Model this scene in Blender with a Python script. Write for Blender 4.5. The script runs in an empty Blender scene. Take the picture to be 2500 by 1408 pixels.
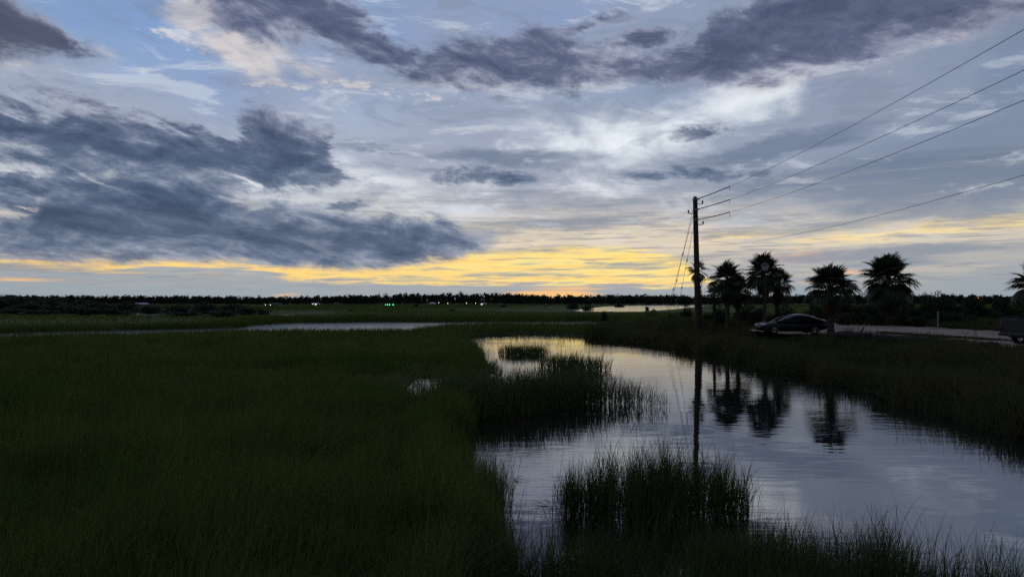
import bpy, math, random
import numpy as np
from mathutils import Vector, Matrix

# ------------------------------------------------------------------ camera
scene = bpy.context.scene
COL = scene.collection
CAM_H = 3.6                     # eye height over the water, metres
FPX, CX, HY = 1690.0, 1250.0, 735.0   # focal length and horizon of the 2500 px wide photograph
cam_data = bpy.data.cameras.new('camera')
cam_data.sensor_width = 36.0
cam_data.lens = 36.0 * FPX / 2500.0
cam_data.shift_y = (HY - 704.0) / 2500.0
cam_data.clip_start, cam_data.clip_end = 0.1, 20000.0
cam = bpy.data.objects.new('camera', cam_data)
cam.location = (0, 0, CAM_H)
cam.rotation_euler = (math.radians(90), 0, 0)
COL.objects.link(cam)
scene.camera = cam
scene.view_settings.view_transform = 'Standard'
scene.view_settings.look = 'None'
scene.view_settings.exposure = 0.10
scene.view_settings.gamma = 1.0
scene.view_settings.use_curve_mapping = False
try:
    scene.cycles.use_denoising = False
    scene.cycles.max_bounces = 5; scene.cycles.diffuse_bounces = 2; scene.cycles.glossy_bounces = 3; scene.cycles.transmission_bounces = 2
    scene.cycles.transparent_max_bounces = 4
    scene.cycles.caustics_reflective = False
    scene.cycles.caustics_refractive = False
except Exception:
    pass

def srgb(r, g, b):
    def f(c):
        c /= 255.0
        return c / 12.92 if c <= 0.04045 else ((c + 0.055) / 1.055) ** 2.4
    return (f(r), f(g), f(b), 1.0)

# ------------------------------------------------------------------ small node language
class V:
    """a float socket with arithmetic"""
    def __init__(s, nt, sock): s.nt, s.k = nt, sock
    def _m(s, op, *a):
        n = s.nt.nodes.new('ShaderNodeMath'); n.operation = op
        for i, v in enumerate((s,) + a):
            if isinstance(v, V): s.nt.links.new(v.k, n.inputs[i])
            else: n.inputs[i].default_value = float(v)
        return V(s.nt, n.outputs[0])
    def __add__(s, o): return s._m('ADD', o)
    __radd__ = __add__
    def __mul__(s, o): return s._m('MULTIPLY', o)
    __rmul__ = __mul__
    def __sub__(s, o): return s._m('SUBTRACT', o)
    def __rsub__(s, o): return (s * -1.0) + o
    def __truediv__(s, o): return s._m('DIVIDE', o)
    def mx(s, o): return s._m('MAXIMUM', o)
    def mn(s, o): return s._m('MINIMUM', o)
    def sm(s, a, b, lo=0.0, hi=1.0, kind='SMOOTHSTEP'):
        n = s.nt.nodes.new('ShaderNodeMapRange'); n.interpolation_type = kind; n.clamp = True
        s.nt.links.new(s.k, n.inputs['Value'])
        for nm, v in (('From Min', a), ('From Max', b), ('To Min', lo), ('To Max', hi)):
            n.inputs[nm].default_value = v
        return V(s.nt, n.outputs['Result'])
    def lin(s, a, b, lo=0.0, hi=1.0): return s.sm(a, b, lo, hi, 'LINEAR')

def vec(nt, x, y, z=0.0):
    n = nt.nodes.new('ShaderNodeCombineXYZ')
    for i, v in enumerate((x, y, z)):
        if isinstance(v, V): nt.links.new(v.k, n.inputs[i])
        else: n.inputs[i].default_value = v
    return n.outputs[0]

def noise(nt, vector, scale, detail=6.0, rough=0.55, lac=2.1, dist=0.0, colour=False):
    n = nt.nodes.new('ShaderNodeTexNoise'); n.noise_dimensions = '3D'
    nt.links.new(vector, n.inputs['Vector'])
    for nm, v in (('Scale', scale), ('Detail', detail), ('Roughness', rough), ('Lacunarity', lac), ('Distortion', dist)):
        n.inputs[nm].default_value = v
    if colour:
        sp = nt.nodes.new('ShaderNodeSeparateColor'); nt.links.new(n.outputs['Color'], sp.inputs[0])
        return [V(nt, sp.outputs[i]) for i in range(3)]
    return V(nt, n.outputs['Fac'])

def ramp(nt, v, stops, interp='LINEAR'):
    n = nt.nodes.new('ShaderNodeValToRGB'); cr = n.color_ramp; cr.interpolation = interp
    while len(cr.elements) < len(stops): cr.elements.new(0.5)
    for e, (p, c) in zip(cr.elements, stops): e.position = p; e.color = c
    nt.links.new(v.k, n.inputs[0])
    return n.outputs[0]

def mix(nt, fac, a, b, mode='MIX'):
    n = nt.nodes.new('ShaderNodeMix'); n.data_type = 'RGBA'; n.blend_type = mode; n.clamp_factor = True
    for sock, v in ((n.inputs[0], fac), (n.inputs[6], a), (n.inputs[7], b)):
        if isinstance(v, V): nt.links.new(v.k, sock)
        elif isinstance(v, (tuple, float, int)): sock.default_value = v
        else: nt.links.new(v, sock)
    return n.outputs[2]

def curve1(nt, x01, pts):
    n = nt.nodes.new('ShaderNodeFloatCurve')
    c = n.mapping.curves[0]
    while len(c.points) < len(pts): c.points.new(0.5, 0.5)
    for p, (a, b) in zip(c.points, pts): p.location = (a, b); p.handle_type = 'AUTO_CLAMPED'
    n.mapping.update()
    nt.links.new(x01.k, n.inputs['Value'])
    return V(nt, n.outputs[0])

# ------------------------------------------------------------------ the sky at dusk
def ae(px, py):
    """azimuth and elevation (degrees) of a direction, from its place in the photograph"""
    az = math.atan((px - CX) / FPX)
    el = math.atan((HY - py) / FPX * math.cos(az))
    return math.degrees(az), math.degrees(el)

world = bpy.data.worlds.new('World'); scene.world = world
world.use_nodes = True
W = world.node_tree; W.nodes.clear()
tc = W.nodes.new('ShaderNodeTexCoord')
sep = W.nodes.new('ShaderNodeSeparateXYZ'); W.links.new(tc.outputs['Generated'], sep.inputs[0])
dx, dy, dz = (V(W, sep.outputs[i]) for i in range(3))
dzp = dz.mx(0.0)
azim = dx._m('ARCTAN2', dy) * (180 / math.pi)
elev = dz._m('ARCSINE') * (180 / math.pi)

# cloud-deck coordinates: the sky direction carried up to a level sheet of air (curved a little)
ca, sa = math.cos(math.radians(9)), math.sin(math.radians(9))
inv = (dzp + 0.075)
qx = (dx * ca - dy * sa) / inv
qy = (dx * sa + dy * ca) / inv
deck = vec(W, qx * 1.0, qy * 0.42, 0.0)          # stretched along the wind
deck_b = vec(W, qx * 0.8, qy * 0.6, 7.3)
streak = vec(W, azim * 0.06, elev * 0.75, 3.1)   # thin level sheets far off

# ragged outlines
w1 = [noise(W, deck, 1.3, 2, 0.5), noise(W, deck_b, 1.3, 2, 0.5)]
w2 = [noise(W, vec(W, azim * 0.32, elev * 0.62, zz), 1.0, 6, 0.64) for zz in (1.7, 21.3)]
hi_amp = elev.lin(1.0, 12.0, 0.12, 1.0)
A = azim + (w1[0] - 0.5) * 2.0 * hi_amp + (w2[0] - 0.5) * 4.2 * hi_amp
E = elev + (w1[1] - 0.5) * 0.8 * hi_amp + (w2[1] - 0.5) * 2.4 * hi_amp
An = A.lin(-60, 60)

def edge(pts):
    q = [ae(*p) for p in pts]
    q = [((a + 60) / 120.0, (e + 4) / 40.0) for a, e in q]
    q = [(min(max(a, 0), 1), min(max(b, 0), 1)) for a, b in q]
    if q[0][0] > 0.002: q = [(0.0, q[0][1])] + q
    if q[-1][0] < 0.998: q = q + [(1.0, q[-1][1])]
    return curve1(W, An, q) * 40.0 - 4.0

def band(top, bot):
    """height inside a cloud between two outlines, degrees (negative outside)"""
    return (edge(top) - E).mn(E - edge(bot))

def blob(px, py, rx, ry, slope=0.0):
    a, e = ae(px, py); rx = rx / FPX * 57.3; ry = ry / FPX * 57.3
    u = A._m('MULTIPLY_ADD', 1.0 / rx, -a / rx)
    v = E._m('MULTIPLY_ADD', 1.0 / ry, (a * slope - e) / ry)
    if slope: v = A._m('MULTIPLY_ADD', -slope / ry, v)
    r = u._m('MULTIPLY_ADD', u, v * v)._m('SQRT')
    return r._m('MULTIPLY_ADD', -ry, ry)

def blobs(lst):
    f = None
    for b in lst:
        g = blob(*b); f = g if f is None else f.mx(g)
    return f

# 1 clear air: Nishita sky for the far side of the dome, graded by height where the photo looks
nish = W.nodes.new('ShaderNodeTexSky'); nish.sky_type = 'NISHITA'; nish.sun_disc = False
nish.sun_elevation = math.radians(1.0); nish.sun_rotation = math.radians(2.0)
nish.air_density = 1.0; nish.dust_density = 1.6; nish.ozone_density = 2.5
nsc = mix(W, 1.0, nish.outputs[0], (0.08, 0.08, 0.08, 1.0), 'MULTIPLY')
air = ramp(W, elev.lin(0, 90), [
    (0.000, srgb(150, 164, 172)), (0.020, srgb(158, 166, 172)), (0.05, srgb(192, 188, 182)),
    (0.085, srgb(182, 185, 190)), (0.125, srgb(178, 186, 201)), (0.165, srgb(162, 178, 204)),
    (0.21, srgb(130, 160, 202)), (0.28, srgb(112, 148, 200)), (0.50, srgb(118, 144, 190)), (1.0, srgb(112, 136, 182))])
col = mix(W, 0.95, nsc, air)
# the left third is bluer, the right third under a grey-violet veil
side = azim.sm(-10, 34)
n_veil = noise(W, deck_b, 0.75, 6, 0.56, dist=0.4)
n_fine = noise(W, deck, 2.0, 7, 0.62, dist=0.35)
n_mid = noise(W, vec(W, azim * 0.085, elev * 0.20, 2.2), 1.0, 8, 0.6, dist=0.5)
col = mix(W, side * elev.sm(5, 10) * 0.85, col, srgb(114, 130, 156))
# 2 thin violet veil and milky clearings
col = mix(W, n_veil.sm(0.40, 0.66) * 0.75 * elev.sm(4.0, 10), col, srgb(150, 158, 178))
clear = blobs([(1470, 325, 190, 70, 0.0), (1780, 262, 130, 52, 0.25), (1650, 330, 180, 50, 0.2), (1500, 330, 110, 60, 0), (1455, 450, 110, 26, 0.0),
               (70, 440, 110, 40, 0.0), (880, 455, 300, 42, -0.10), (640, 480, 160, 36, -0.1), (900, 505, 260, 26, 0)])
col = mix(W, (clear * 0.40 + (n_fine - 0.5) * 2.2 + (n_mid - 0.5) * 3.0).sm(-0.45, 1.15) * 1.0, col, srgb(230, 237, 242))
deep = blobs([(480, 195, 170, 90, -0.35), (1320, 40, 230, 60, 0.1), (720, 185, 110, 50, 0.0), (330, 150, 120, 60, -0.3)])
col = mix(W, (deep * 0.5 + (n_fine - 0.5) * 1.4).sm(-0.5, 1.6) * 0.4, col, srgb(118, 154, 206))
# cream cloud edges by the high dark band
cream = blobs([(590, 130, 110, 42, -0.30), (720, 155, 140, 22, -0.30), (880, 190, 130, 14, -0.25), (1130, 212, 240, 18, -0.04), (1500, 208, 200, 12, 0.02),
               (262, 142, 50, 18, 0.1), (690, 205, 70, 9, -0.03), (850, 215, 90, 11, 0), (1900, 195, 200, 12, 0.18), (2250, 110, 200, 14, 0.4), (470, 40, 70, 40, 0.2),
               (100, 172, 170, 12, 0.0), (450, 105, 40, 10, 0)])
cream_f = (cream * 1.2 + (n_mid - 0.5) * 3.0 + (n_fine - 0.5) * 3.0)
col = mix(W, cream_f.sm(-0.1, 1.3) * 0.85, col, mix(W, n_fine.sm(0.4, 0.65), srgb(164, 168, 182), srgb(214, 206, 202)))
# a row of small puffs under the cream edge
n_row = noise(W, vec(W, azim * 0.9, elev * 2.1, 6.6), 1.0, 4, 0.6)
row = blobs([(680, 208, 75, 14, -0.04), (845, 214, 95, 16, 0.0), (1000, 240, 80, 7, -0.05), (460, 102, 60, 12, -0.05), (362, 178, 10, 8, 0.0)])
col = mix(W, (row * 1.2 + (n_row - 0.50) * 2.6).sm(-0.05, 0.55) * 0.8, col, srgb(206, 202, 204))
# 3 the glow over the set sun: yellow slot, then peach, between level sheets of cloud
n_str = noise(W, streak, 1.0, 6, 0.55, dist=0.2)
n_str2 = noise(W, vec(W, azim * 0.15, elev * 2.4, 9.0), 1.0, 5, 0.6)
slot = band([(-300, 612), (0, 615), (300, 619), (560, 624), (640, 650), (720, 652), (900, 638), (1130, 622), (1400, 606), (1580, 612), (1660, 640), (1720, 675), (1850, 720), (2500, 740)],
            [(-300, 648), (0, 640), (130, 650), (300, 657), (480, 654), (620, 660), (720, 680), (900, 684), (1130, 686), (1400, 690), (1660, 690), (1720, 686), (1850, 690), (2500, 730)])
slot2 = band([(1500, 650), (1700, 590), (1760, 572), (2000, 566), (2200, 550), (2500, 528), (2900, 500), (3300, 540)],
             [(1500, 640), (1700, 600), (1760, 592), (2000, 604), (2200, 590), (2500, 560), (2900, 540), (3300, 530)])
warm = (azim - 2.0) * (azim - 2.0)
warmth = warm.sm(0.0, 2600.0, 1.0, 0.0)
glow_wide = elev.sm(0.2, 3.5) * elev.sm(4.0, 9.5, 1.0, 0.0) * warmth
col = mix(W, glow_wide * n_str2.sm(0.44, 0.60) * 0.5, col, srgb(244, 218, 180))
halo = blobs([(1420, 590, 520, 70, 0.0), (560, 560, 900, 40, 0), (2100, 585, 330, 34, 0.0)])
col = mix(W, (halo * 0.6 + (n_str - 0.5) * 1.6).sm(-0.5, 1.1) * 0.46, col, srgb(246, 224, 186))
g1 = (slot * 1.3 + (n_str - 0.47) * 2.6 + (n_str2 - 0.5) * 2.4 + 0.10).sm(-0.08, 0.22)
sun_side = azim.sm(-22, 4)
col = mix(W, g1 * 0.97, col, mix(W, n_str2.sm(0.35, 0.7) * sun_side, srgb(253, 212, 124), srgb(255, 236, 150)))
g2 = (slot2 * 1.0 + (n_str - 0.47) * 2.6 + (n_str2 - 0.5) * 1.8).sm(-0.10, 0.45)
col = mix(W, g2 * 0.9, col, srgb(248, 220, 156))
ember = blobs([(1350, 718, 150, 13), (1420, 703, 130, 6), (1520, 693, 90, 4), (700, 720, 42, 4), (40, 683, 70, 6), (1228, 693, 26, 5), (1960, 628, 80, 14),
               (2060, 664, 80, 7), (1990, 690, 60, 4), (280, 664, 70, 4), (1560, 690, 120, 6)])
col = mix(W, (ember * 3.0 + (n_str2 - 0.5) * 1.6).sm(-0.1, 0.8) * 0.85, col,
          mix(W, azim.sm(4, 16), srgb(255, 196, 120), srgb(240, 190, 150)))
# 4 level grey sheets that cross the glow
sheets = blobs([(1340, 545, 165, 20, 0.0), (1260, 608, 165, 12, 0.03), (1520, 577, 160, 9, 0.06), (1930, 570, 180, 10, 0.03), (2330, 552, 190, 13, 0.04),
                (2240, 612, 250, 16, 0.03), (2170, 645, 120, 18, 0.0), (1560, 648, 100, 5, 0.0), (1380, 672, 90, 4, 0.0), (2110, 500, 160, 22, 0.04),
                (2330, 425, 340, 60, 0.02), (2330, 475, 320, 40, 0.0), (1950, 450, 200, 26, 0.0), (1070, 488, 80, 8, 0.0), (930, 370, 90, 14, -0.1), (1130, 428, 110, 14, 0),
                (60, 650, 170, 9, -0.02), (2420, 512, 60, 8, 0), (2300, 527, 80, 6, 0), (1800, 540, 120, 10, 0.03),
                (1850, 370, 330, 26, 0.15), (1250, 385, 260, 26, 0.0), (1620, 490, 260, 14, 0.02)])
sheet_f = (sheets * 1.2 + (n_str - 0.5) * 2.6 + (n_fine - 0.5) * 1.6)
col = mix(W, sheet_f.sm(-0.25, 0.85) * 0.80, col, mix(W, elev.sm(3, 12), srgb(128, 140, 156), srgb(104, 118, 142)))
gen_str = (n_str2 * 0.6 + n_str * 0.4).sm(0.49, 0.62) * elev.sm(0.6, 2.0) * elev.sm(7.0, 12.0, 1.0, 0.0)
col = mix(W, gen_str * 0.78, col, srgb(142, 149, 160))
# torn middle layer: thin grey and pale streamers along the wind
n_alto = noise(W, vec(W, azim * 0.13, elev * 0.50, 15.0), 1.0, 8, 0.62, dist=0.5)
alto_m = elev.sm(3.0, 7.0)
col = mix(W, n_alto.sm(0.50, 0.64) * 0.42 * alto_m, col, srgb(122, 134, 156))
col = mix(W, n_alto.sm(0.36, 0.47, 1.0, 0.0) * 0.40 * alto_m, col, srgb(214, 220, 228))
n_thin = noise(W, vec(W, azim * 0.22, elev * 3.6, 31.0), 1.0, 5, 0.6, dist=0.2)
col = mix(W, n_thin.sm(0.53, 0.63) * 0.62 * elev.sm(0.5, 1.5) * elev.sm(5.0, 9.0, 1.0, 0.0), col, srgb(146, 150, 160))
# 5 the dark cumulus banks
n_puff = noise(W, vec(W, azim * 0.22, elev * 0.50 + azim * 0.05, 4.4), 1.0, 8, 0.62, dist=0.35)
n_puff2 = noise(W, vec(W, azim * 0.22 + 0.05, elev * 0.50 + azim * 0.05 - 0.25, 4.4), 1.0, 6, 0.60, dist=0.35)   # the same field a little nearer the sun
left_hi = band([(-700, 330), (-300, 225), (0, 236), (150, 250), (260, 276), (340, 312), (420, 306), (540, 308), (640, 276), (730, 304), (790, 330), (830, 420), (900, 480), (2500, 760)],
               [(-700, 330), (-300, 330), (0, 372), (110, 412), (230, 438), (380, 460), (520, 462), (660, 460), (760, 462), (820, 446), (900, 420), (2500, 700)])
left_lo = band([(-700, 600), (-300, 560), (0, 548), (60, 540), (110, 424), (200, 404), (330, 415), (470, 432), (545, 462), (620, 510), (690, 502), (800, 520), (900, 526), (1010, 530), (1080, 545), (1140, 566), (1215, 578), (1260, 610), (2500, 760)],
               [(-700, 600), (-300, 612), (0, 613), (300, 620), (560, 624), (660, 630), (800, 634), (930, 636), (1030, 626), (1130, 606), (1215, 584), (1260, 576), (2500, 700)])
top_band = band([(300, 120), (480, -60), (600, -260), (800, -60), (900, 40), (1000, 108), (1100, 96), (1200, 82), (1300, 76), (1420, 92), (1520, 100), (1600, 126), (1680, 124), (1740, 50), (1820, -10), (1900, -60), (2200, -150), (2600, -260), (3000, 0), (3600, 100)],
                [(300, -100), (480, 10), (600, 78), (700, 108), (800, 136), (900, 160), (1000, 196), (1100, 208), (1250, 212), (1400, 214), (1500, 206), (1620, 202), (1720, 206), (1850, 190), (2000, 164), (2200, 112), (2400, 56), (2600, -20), (3000, -100), (3600, 200)])
corner = band([(-900, 100), (-500, -100), (-100, -120), (0, -40), (70, 8), (130, 55), (170, 108), (240, 132), (300, 146), (420, 200), (2500, 700)],
              [(-900, 100), (-500, 150), (-100, 168), (0, 168), (100, 160), (200, 158), (300, 152), (420, 140), (2500, 600)])
smalls = blobs([(1240, 428, 80, 20, 0.0), (1150, 432, 80, 11, 0.0), (1700, 424, 110, 17, 0.0), (1800, 428, 80, 13, 0.0), (1720, 322, 60, 14, 0.1), (830, 508, 45, 8, 0.12),
                (1560, 95, 120, 24, 0.1), (1420, 60, 120, 16, 0.1), (60, 470, 110, 34, 0.0)])
rag = (n_puff - 0.5) * 4.6 + (n_fine - 0.5) * 3.0
f_dark = (left_hi.mx(left_lo) + 0.45).mx(top_band * 1.0 + 0.55).mx(corner).mx(smalls * 2.6 + 0.2)
# more of the same cloud over the parts of the dome that the photo does not show
n_big = noise(W, deck_b, 0.55, 6, 0.55, dist=0.3)
outside = elev.sm(25, 34).mx(azim._m('ABSOLUTE').sm(42, 60) * elev.sm(2, 8))
f_dark = f_dark.mx((n_big - 0.56) * 9.0 + (outside - 1.0) * 12.0)
f_rag = f_dark + rag * f_dark.sm(-2.6, 0.6) * elev.lin(1.5, 9, 0.30, 1.0)
n_slit = noise(W, vec(W, azim * 0.10, elev * 0.55 + azim * 0.16, 12.0), 1.0, 7, 0.62, dist=0.2)
f_rag = f_rag - n_slit.sm(0.52, 0.72) * azim.sm(-14, -2, 1.0, 0.0) * elev.sm(4.5, 7.0) * 1.9
alpha = (f_rag + 0.55) / elev.lin(3, 20, 0.8, 2.0)
alpha = alpha.sm(0.0, 1.0)
relief = (n_puff2 - n_puff)
hi = elev.sm(9, 17)
tone = f_rag.lin(-0.4, 2.4, 0.0, 0.62) + relief * -1.5 + (n_puff2 - 0.5) * 0.7 + (n_fine - 0.5) * -1.0 + (n_slit - 0.5) * 0.5
low_c = ramp(W, tone, [(0.0, srgb(150, 158, 174)), (0.22, srgb(112, 124, 146)), (0.45, srgb(80, 97, 124)), (0.8, srgb(56, 73, 100))])
high_c = ramp(W, tone, [(0.0, srgb(158, 160, 176)), (0.22, srgb(124, 130, 152)), (0.45, srgb(94, 102, 128)), (0.8, srgb(72, 80, 106))])
ccol = mix(W, hi, low_c, high_c)
ccol = mix(W, corner.sm(-0.3, 1.2) * 0.7, ccol, srgb(72, 75, 92))
col = mix(W, alpha * 0.96, col, ccol)
# the air dims away from the set sun
back = dy.lin(-0.9, 0.5, 0.62, 1.0)
corner_dim = azim._m('ABSOLUTE').sm(24, 90, 1.0, 0.72)
bri = back * corner_dim
bg = W.nodes.new('ShaderNodeBackground')
W.links.new(col, bg.inputs[0]); W.links.new(bri.k, bg.inputs[1])
wo = W.nodes.new('ShaderNodeOutputWorld'); W.links.new(bg.outputs[0], wo.inputs[0])
world.cycles.sampling_method = 'NONE'

# ================================================================== helpers
rng = np.random.default_rng(7)
random.seed(7)

def ground_pt(px, py, z=0.0):
    """place on a level at height z that the photograph shows at this pixel"""
    y = (CAM_H - z) * FPX / (py - HY)
    return ((px - CX) / FPX * y, y)

def at(px, py, y):
    return Vector(((px - CX) / FPX * y, y, CAM_H + (HY - py) / FPX * y))

def tag(o, label=None, cat=None, group=None, kind=None):
    if label: o['label'] = label
    if cat: o['category'] = cat
    if group: o['group'] = group
    if kind: o['kind'] = kind
    return o

def empty(name, loc=(0, 0, 0), rz=0.0, parent=None):
    o = bpy.data.objects.new(name, None); COL.objects.link(o)
    o.location = loc; o.rotation_euler = (0, 0, rz); o.parent = parent
    o.empty_display_size = 0.2
    return o

def link(name, me, parent=None, loc=None):
    o = bpy.data.objects.new(name, me); COL.objects.link(o); o.parent = parent
    if loc is not None: o.location = loc
    return o

def np_mesh(name, verts, tris, mat, attr=None, smooth=False):
    me = bpy.data.meshes.new(name)
    verts = np.asarray(verts, np.float32); tris = np.asarray(tris, np.int32)
    k = tris.shape[1]
    me.vertices.add(len(verts)); me.vertices.foreach_set('co', verts.ravel())
    me.loops.add(tris.size); me.loops.foreach_set('vertex_index', tris.ravel())
    me.polygons.add(len(tris)); me.polygons.foreach_set('loop_start', np.arange(0, tris.size, k, dtype=np.int32))
    if attr is not None:
        a = me.attributes.new('tint', 'FLOAT', 'POINT'); a.data.foreach_set('value', np.asarray(attr, np.float32))
    if smooth: me.polygons.foreach_set('use_smooth', np.ones(len(tris), bool))
    me.update(calc_edges=True); me.validate()
    if mat: me.materials.append(mat)
    return me

class MB:
    """collects shapes into one mesh"""
    def __init__(s): s.v, s.f = [], []
    def add(s, vs, fs):
        b = len(s.v); s.v += [tuple(p) for p in vs]; s.f += [tuple(i + b for i in f) for f in fs]; return s
    def box(s, c, d, rot=None):
        c = Vector(c); vs = []
        for x in (-.5, .5):
            for y in (-.5, .5):
                for z in (-.5, .5):
                    p = Vector((x * d[0], y * d[1], z * d[2]))
                    if rot is not None: p = rot @ p
                    vs.append(c + p)
        return s.add(vs, [(0, 1, 3, 2), (4, 6, 7, 5), (0, 4, 5, 1), (2, 3, 7, 6), (0, 2, 6, 4), (1, 5, 7, 3)])
    def tube(s, path, rad, n=8, cap=True):
        path = [Vector(p) for p in path]
        if not hasattr(rad, '__len__'): rad = [rad] * len(path)
        vs, fs = [], []; up = Vector((0, 0, 1))
        for i, p in enumerate(path):
            t = (path[min(i + 1, len(path) - 1)] - path[max(i - 1, 0)]).normalized()
            a = t.cross(up)
            if a.length < 1e-3: a = t.cross(Vector((0, 1, 0)))
            a.normalize(); b = t.cross(a)
            for k in range(n):
                q = 2 * math.pi * k / n
                vs.append(p + (a * math.cos(q) + b * math.sin(q)) * rad[i])
        for i in range(len(path) - 1):
            for k in range(n):
                fs.append((i * n + k, i * n + (k + 1) % n, (i + 1) * n + (k + 1) % n, (i + 1) * n + k))
        if cap:
            fs.append(tuple(range(n - 1, -1, -1))); fs.append(tuple(len(vs) - n + k for k in range(n)))
        return s.add(vs, fs)
    def loft(s, rings, closed=True, cap=True):
        n = len(rings[0]); vs = [p for r in rings for p in r]; fs = []
        m = n if closed else n - 1
        for i in range(len(rings) - 1):
            for k in range(m):
                fs.append((i * n + k, i * n + (k + 1) % n, (i + 1) * n + (k + 1) % n, (i + 1) * n + k))
        if cap and closed:
            fs.append(tuple(range(n - 1, -1, -1))); fs.append(tuple(len(vs) - n + k for k in range(n)))
        return s.add(vs, fs)
    def mesh(s, name, mat, smooth=False):
        me = bpy.data.meshes.new(name); me.from_pydata(s.v, [], s.f); me.update()
        me.materials.append(mat)
        if smooth:
            me.polygons.foreach_set('use_smooth', np.ones(len(me.polygons), bool))
        return me
    def build(s, name, mat, parent=None, smooth=False, loc=None):
        return link(name, s.mesh(name, mat, smooth), parent, loc)

# ------------------------------------------------------------------ materials
def material(name, colour, rough=0.8, metal=0.0, spec=0.3, noise_scale=None, colour2=None, bump=0.0, attr=None, transl=0.0, detail=5, emit=None, coat=0.0):
    m = bpy.data.materials.new(name); m.use_nodes = True
    nt = m.node_tree; b = nt.nodes['Principled BSDF']
    b.inputs['Roughness'].default_value = rough; b.inputs['Metallic'].default_value = metal
    b.inputs['Specular IOR Level'].default_value = spec
    b.inputs['Coat Weight'].default_value = coat
    c = tuple(colour) + (1.0,)
    b.inputs['Base Color'].default_value = c
    src = None
    if colour2 is not None:
        c2 = tuple(colour2) + (1.0,)
        co = nt.nodes.new('ShaderNodeNewGeometry').outputs['Position'] if attr else nt.nodes.new('ShaderNodeTexCoord').outputs['Object']
        f = noise(nt, co, noise_scale or 3.0, detail, 0.6).sm(0.35, 0.65)
        if attr:
            at_ = nt.nodes.new('ShaderNodeAttribute'); at_.attribute_name = attr
            f = (f * 0.45 + V(nt, at_.outputs['Fac']) * 0.75).mn(1.0)
        src = mix(nt, f, c, c2); nt.links.new(src, b.inputs['Base Color'])
        if bump:
            bp = nt.nodes.new('ShaderNodeBump'); bp.inputs['Strength'].default_value = bump; bp.inputs['Distance'].default_value = 0.05
            nt.links.new(noise(nt, co, (noise_scale or 3.0) * 4, 6, 0.65).k, bp.inputs['Height']); nt.links.new(bp.outputs[0], b.inputs['Normal'])
    if transl:
        tr = nt.nodes.new('ShaderNodeBsdfTranslucent'); tr.inputs[0].default_value = c
        if src is not None: nt.links.new(src, tr.inputs[0])
        mx = nt.nodes.new('ShaderNodeMixShader'); mx.inputs[0].default_value = transl
        nt.links.new(b.outputs[0], mx.inputs[1]); nt.links.new(tr.outputs[0], mx.inputs[2])
        nt.links.new(mx.outputs[0], nt.nodes['Material Output'].inputs[0])
    if emit:
        b.inputs['Emission Color'].default_value = tuple(emit[:3]) + (1.0,); b.inputs['Emission Strength'].default_value = emit[3]
    return m

M = {}
M['grass'] = material('marsh grass blades', (0.048, 0.105, 0.012), 0.7, noise_scale=0.13, colour2=(0.145, 0.145, 0.034), attr='tint', transl=0.28, spec=0.15)
M['grass_dry'] = material('bank weeds', (0.044, 0.072, 0.016), 0.8, noise_scale=0.25, colour2=(0.095, 0.080, 0.032), attr='tint', transl=0.22, spec=0.12)
M['reed'] = material('cordgrass', (0.044, 0.086, 0.018), 0.6, noise_scale=0.8, colour2=(0.080, 0.084, 0.028), attr='tint', transl=0.2, spec=0.2)
M['mud'] = material('marsh mud and litter', (0.024, 0.026, 0.013), 0.95, noise_scale=0.35, colour2=(0.075, 0.105, 0.028), bump=0.6, detail=8, spec=0.1, attr='tint')
M['leaf'] = material('shrub leaves', (0.020, 0.034, 0.012), 0.6, noise_scale=1.2, colour2=(0.042, 0.048, 0.020), attr='tint', transl=0.2, spec=0.2)
M['wood_far'] = material('far wood foliage', (0.016, 0.024, 0.013), 0.9, noise_scale=0.05, colour2=(0.030, 0.036, 0.018), attr='tint', spec=0.1)
M['twig'] = material('shrub stems', (0.05, 0.042, 0.033), 0.9, spec=0.1)
M['frond'] = material('palm fronds', (0.024, 0.042, 0.016), 0.5, noise_scale=1.5, colour2=(0.048, 0.056, 0.024), transl=0.22, spec=0.3)
M['frond_dead'] = material('dead palm fronds', (0.080, 0.056, 0.032), 0.9, noise_scale=2.0, colour2=(0.12, 0.085, 0.05), transl=0.1, spec=0.1)
M['palm_bark'] = material('palm trunk', (0.045, 0.037, 0.030), 0.95, noise_scale=5.0, colour2=(0.085, 0.072, 0.060), bump=0.9, spec=0.1)
M['pole'] = material('creosoted pole timber', (0.045, 0.030, 0.022), 0.85, noise_scale=3.0, colour2=(0.080, 0.054, 0.040), bump=0.4, spec=0.2)
M['steel'] = material('galvanised steel', (0.25, 0.25, 0.26), 0.5, metal=0.8)
M['wire'] = material('line wire', (0.05, 0.05, 0.05), 0.5, metal=0.3)
M['porcelain'] = material('insulator', (0.10, 0.09, 0.09), 0.25, spec=0.5)
M['dirt'] = material('packed dirt and shell', (0.24, 0.17, 0.13), 0.95, noise_scale=0.5, colour2=(0.36, 0.27, 0.22), bump=0.5, detail=9, spec=0.1)
M['log'] = material('weathered log', (0.028, 0.024, 0.018), 0.95, noise_scale=6.0, colour2=(0.05, 0.044, 0.034), bump=0.8, spec=0.1)
M['paint'] = material('dark car paint', (0.006, 0.008, 0.010), 0.26, spec=0.25, coat=0.0)
M['truck'] = material('dark slate truck paint', (0.010, 0.012, 0.016), 0.4, spec=0.3, coat=0.0)
M['glass'] = material('tinted car glass', (0.006, 0.008, 0.010), 0.04, spec=0.7)
M['rubber'] = material('tyre rubber', (0.012, 0.012, 0.012), 0.9, spec=0.2)
M['alloy'] = material('wheel alloy', (0.32, 0.31, 0.30), 0.35, metal=0.8)
M['plastic'] = material('black trim', (0.015, 0.015, 0.016), 0.6)
M['lens'] = material('headlamp lens', (0.55, 0.57, 0.6), 0.08, spec=0.7)
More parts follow.
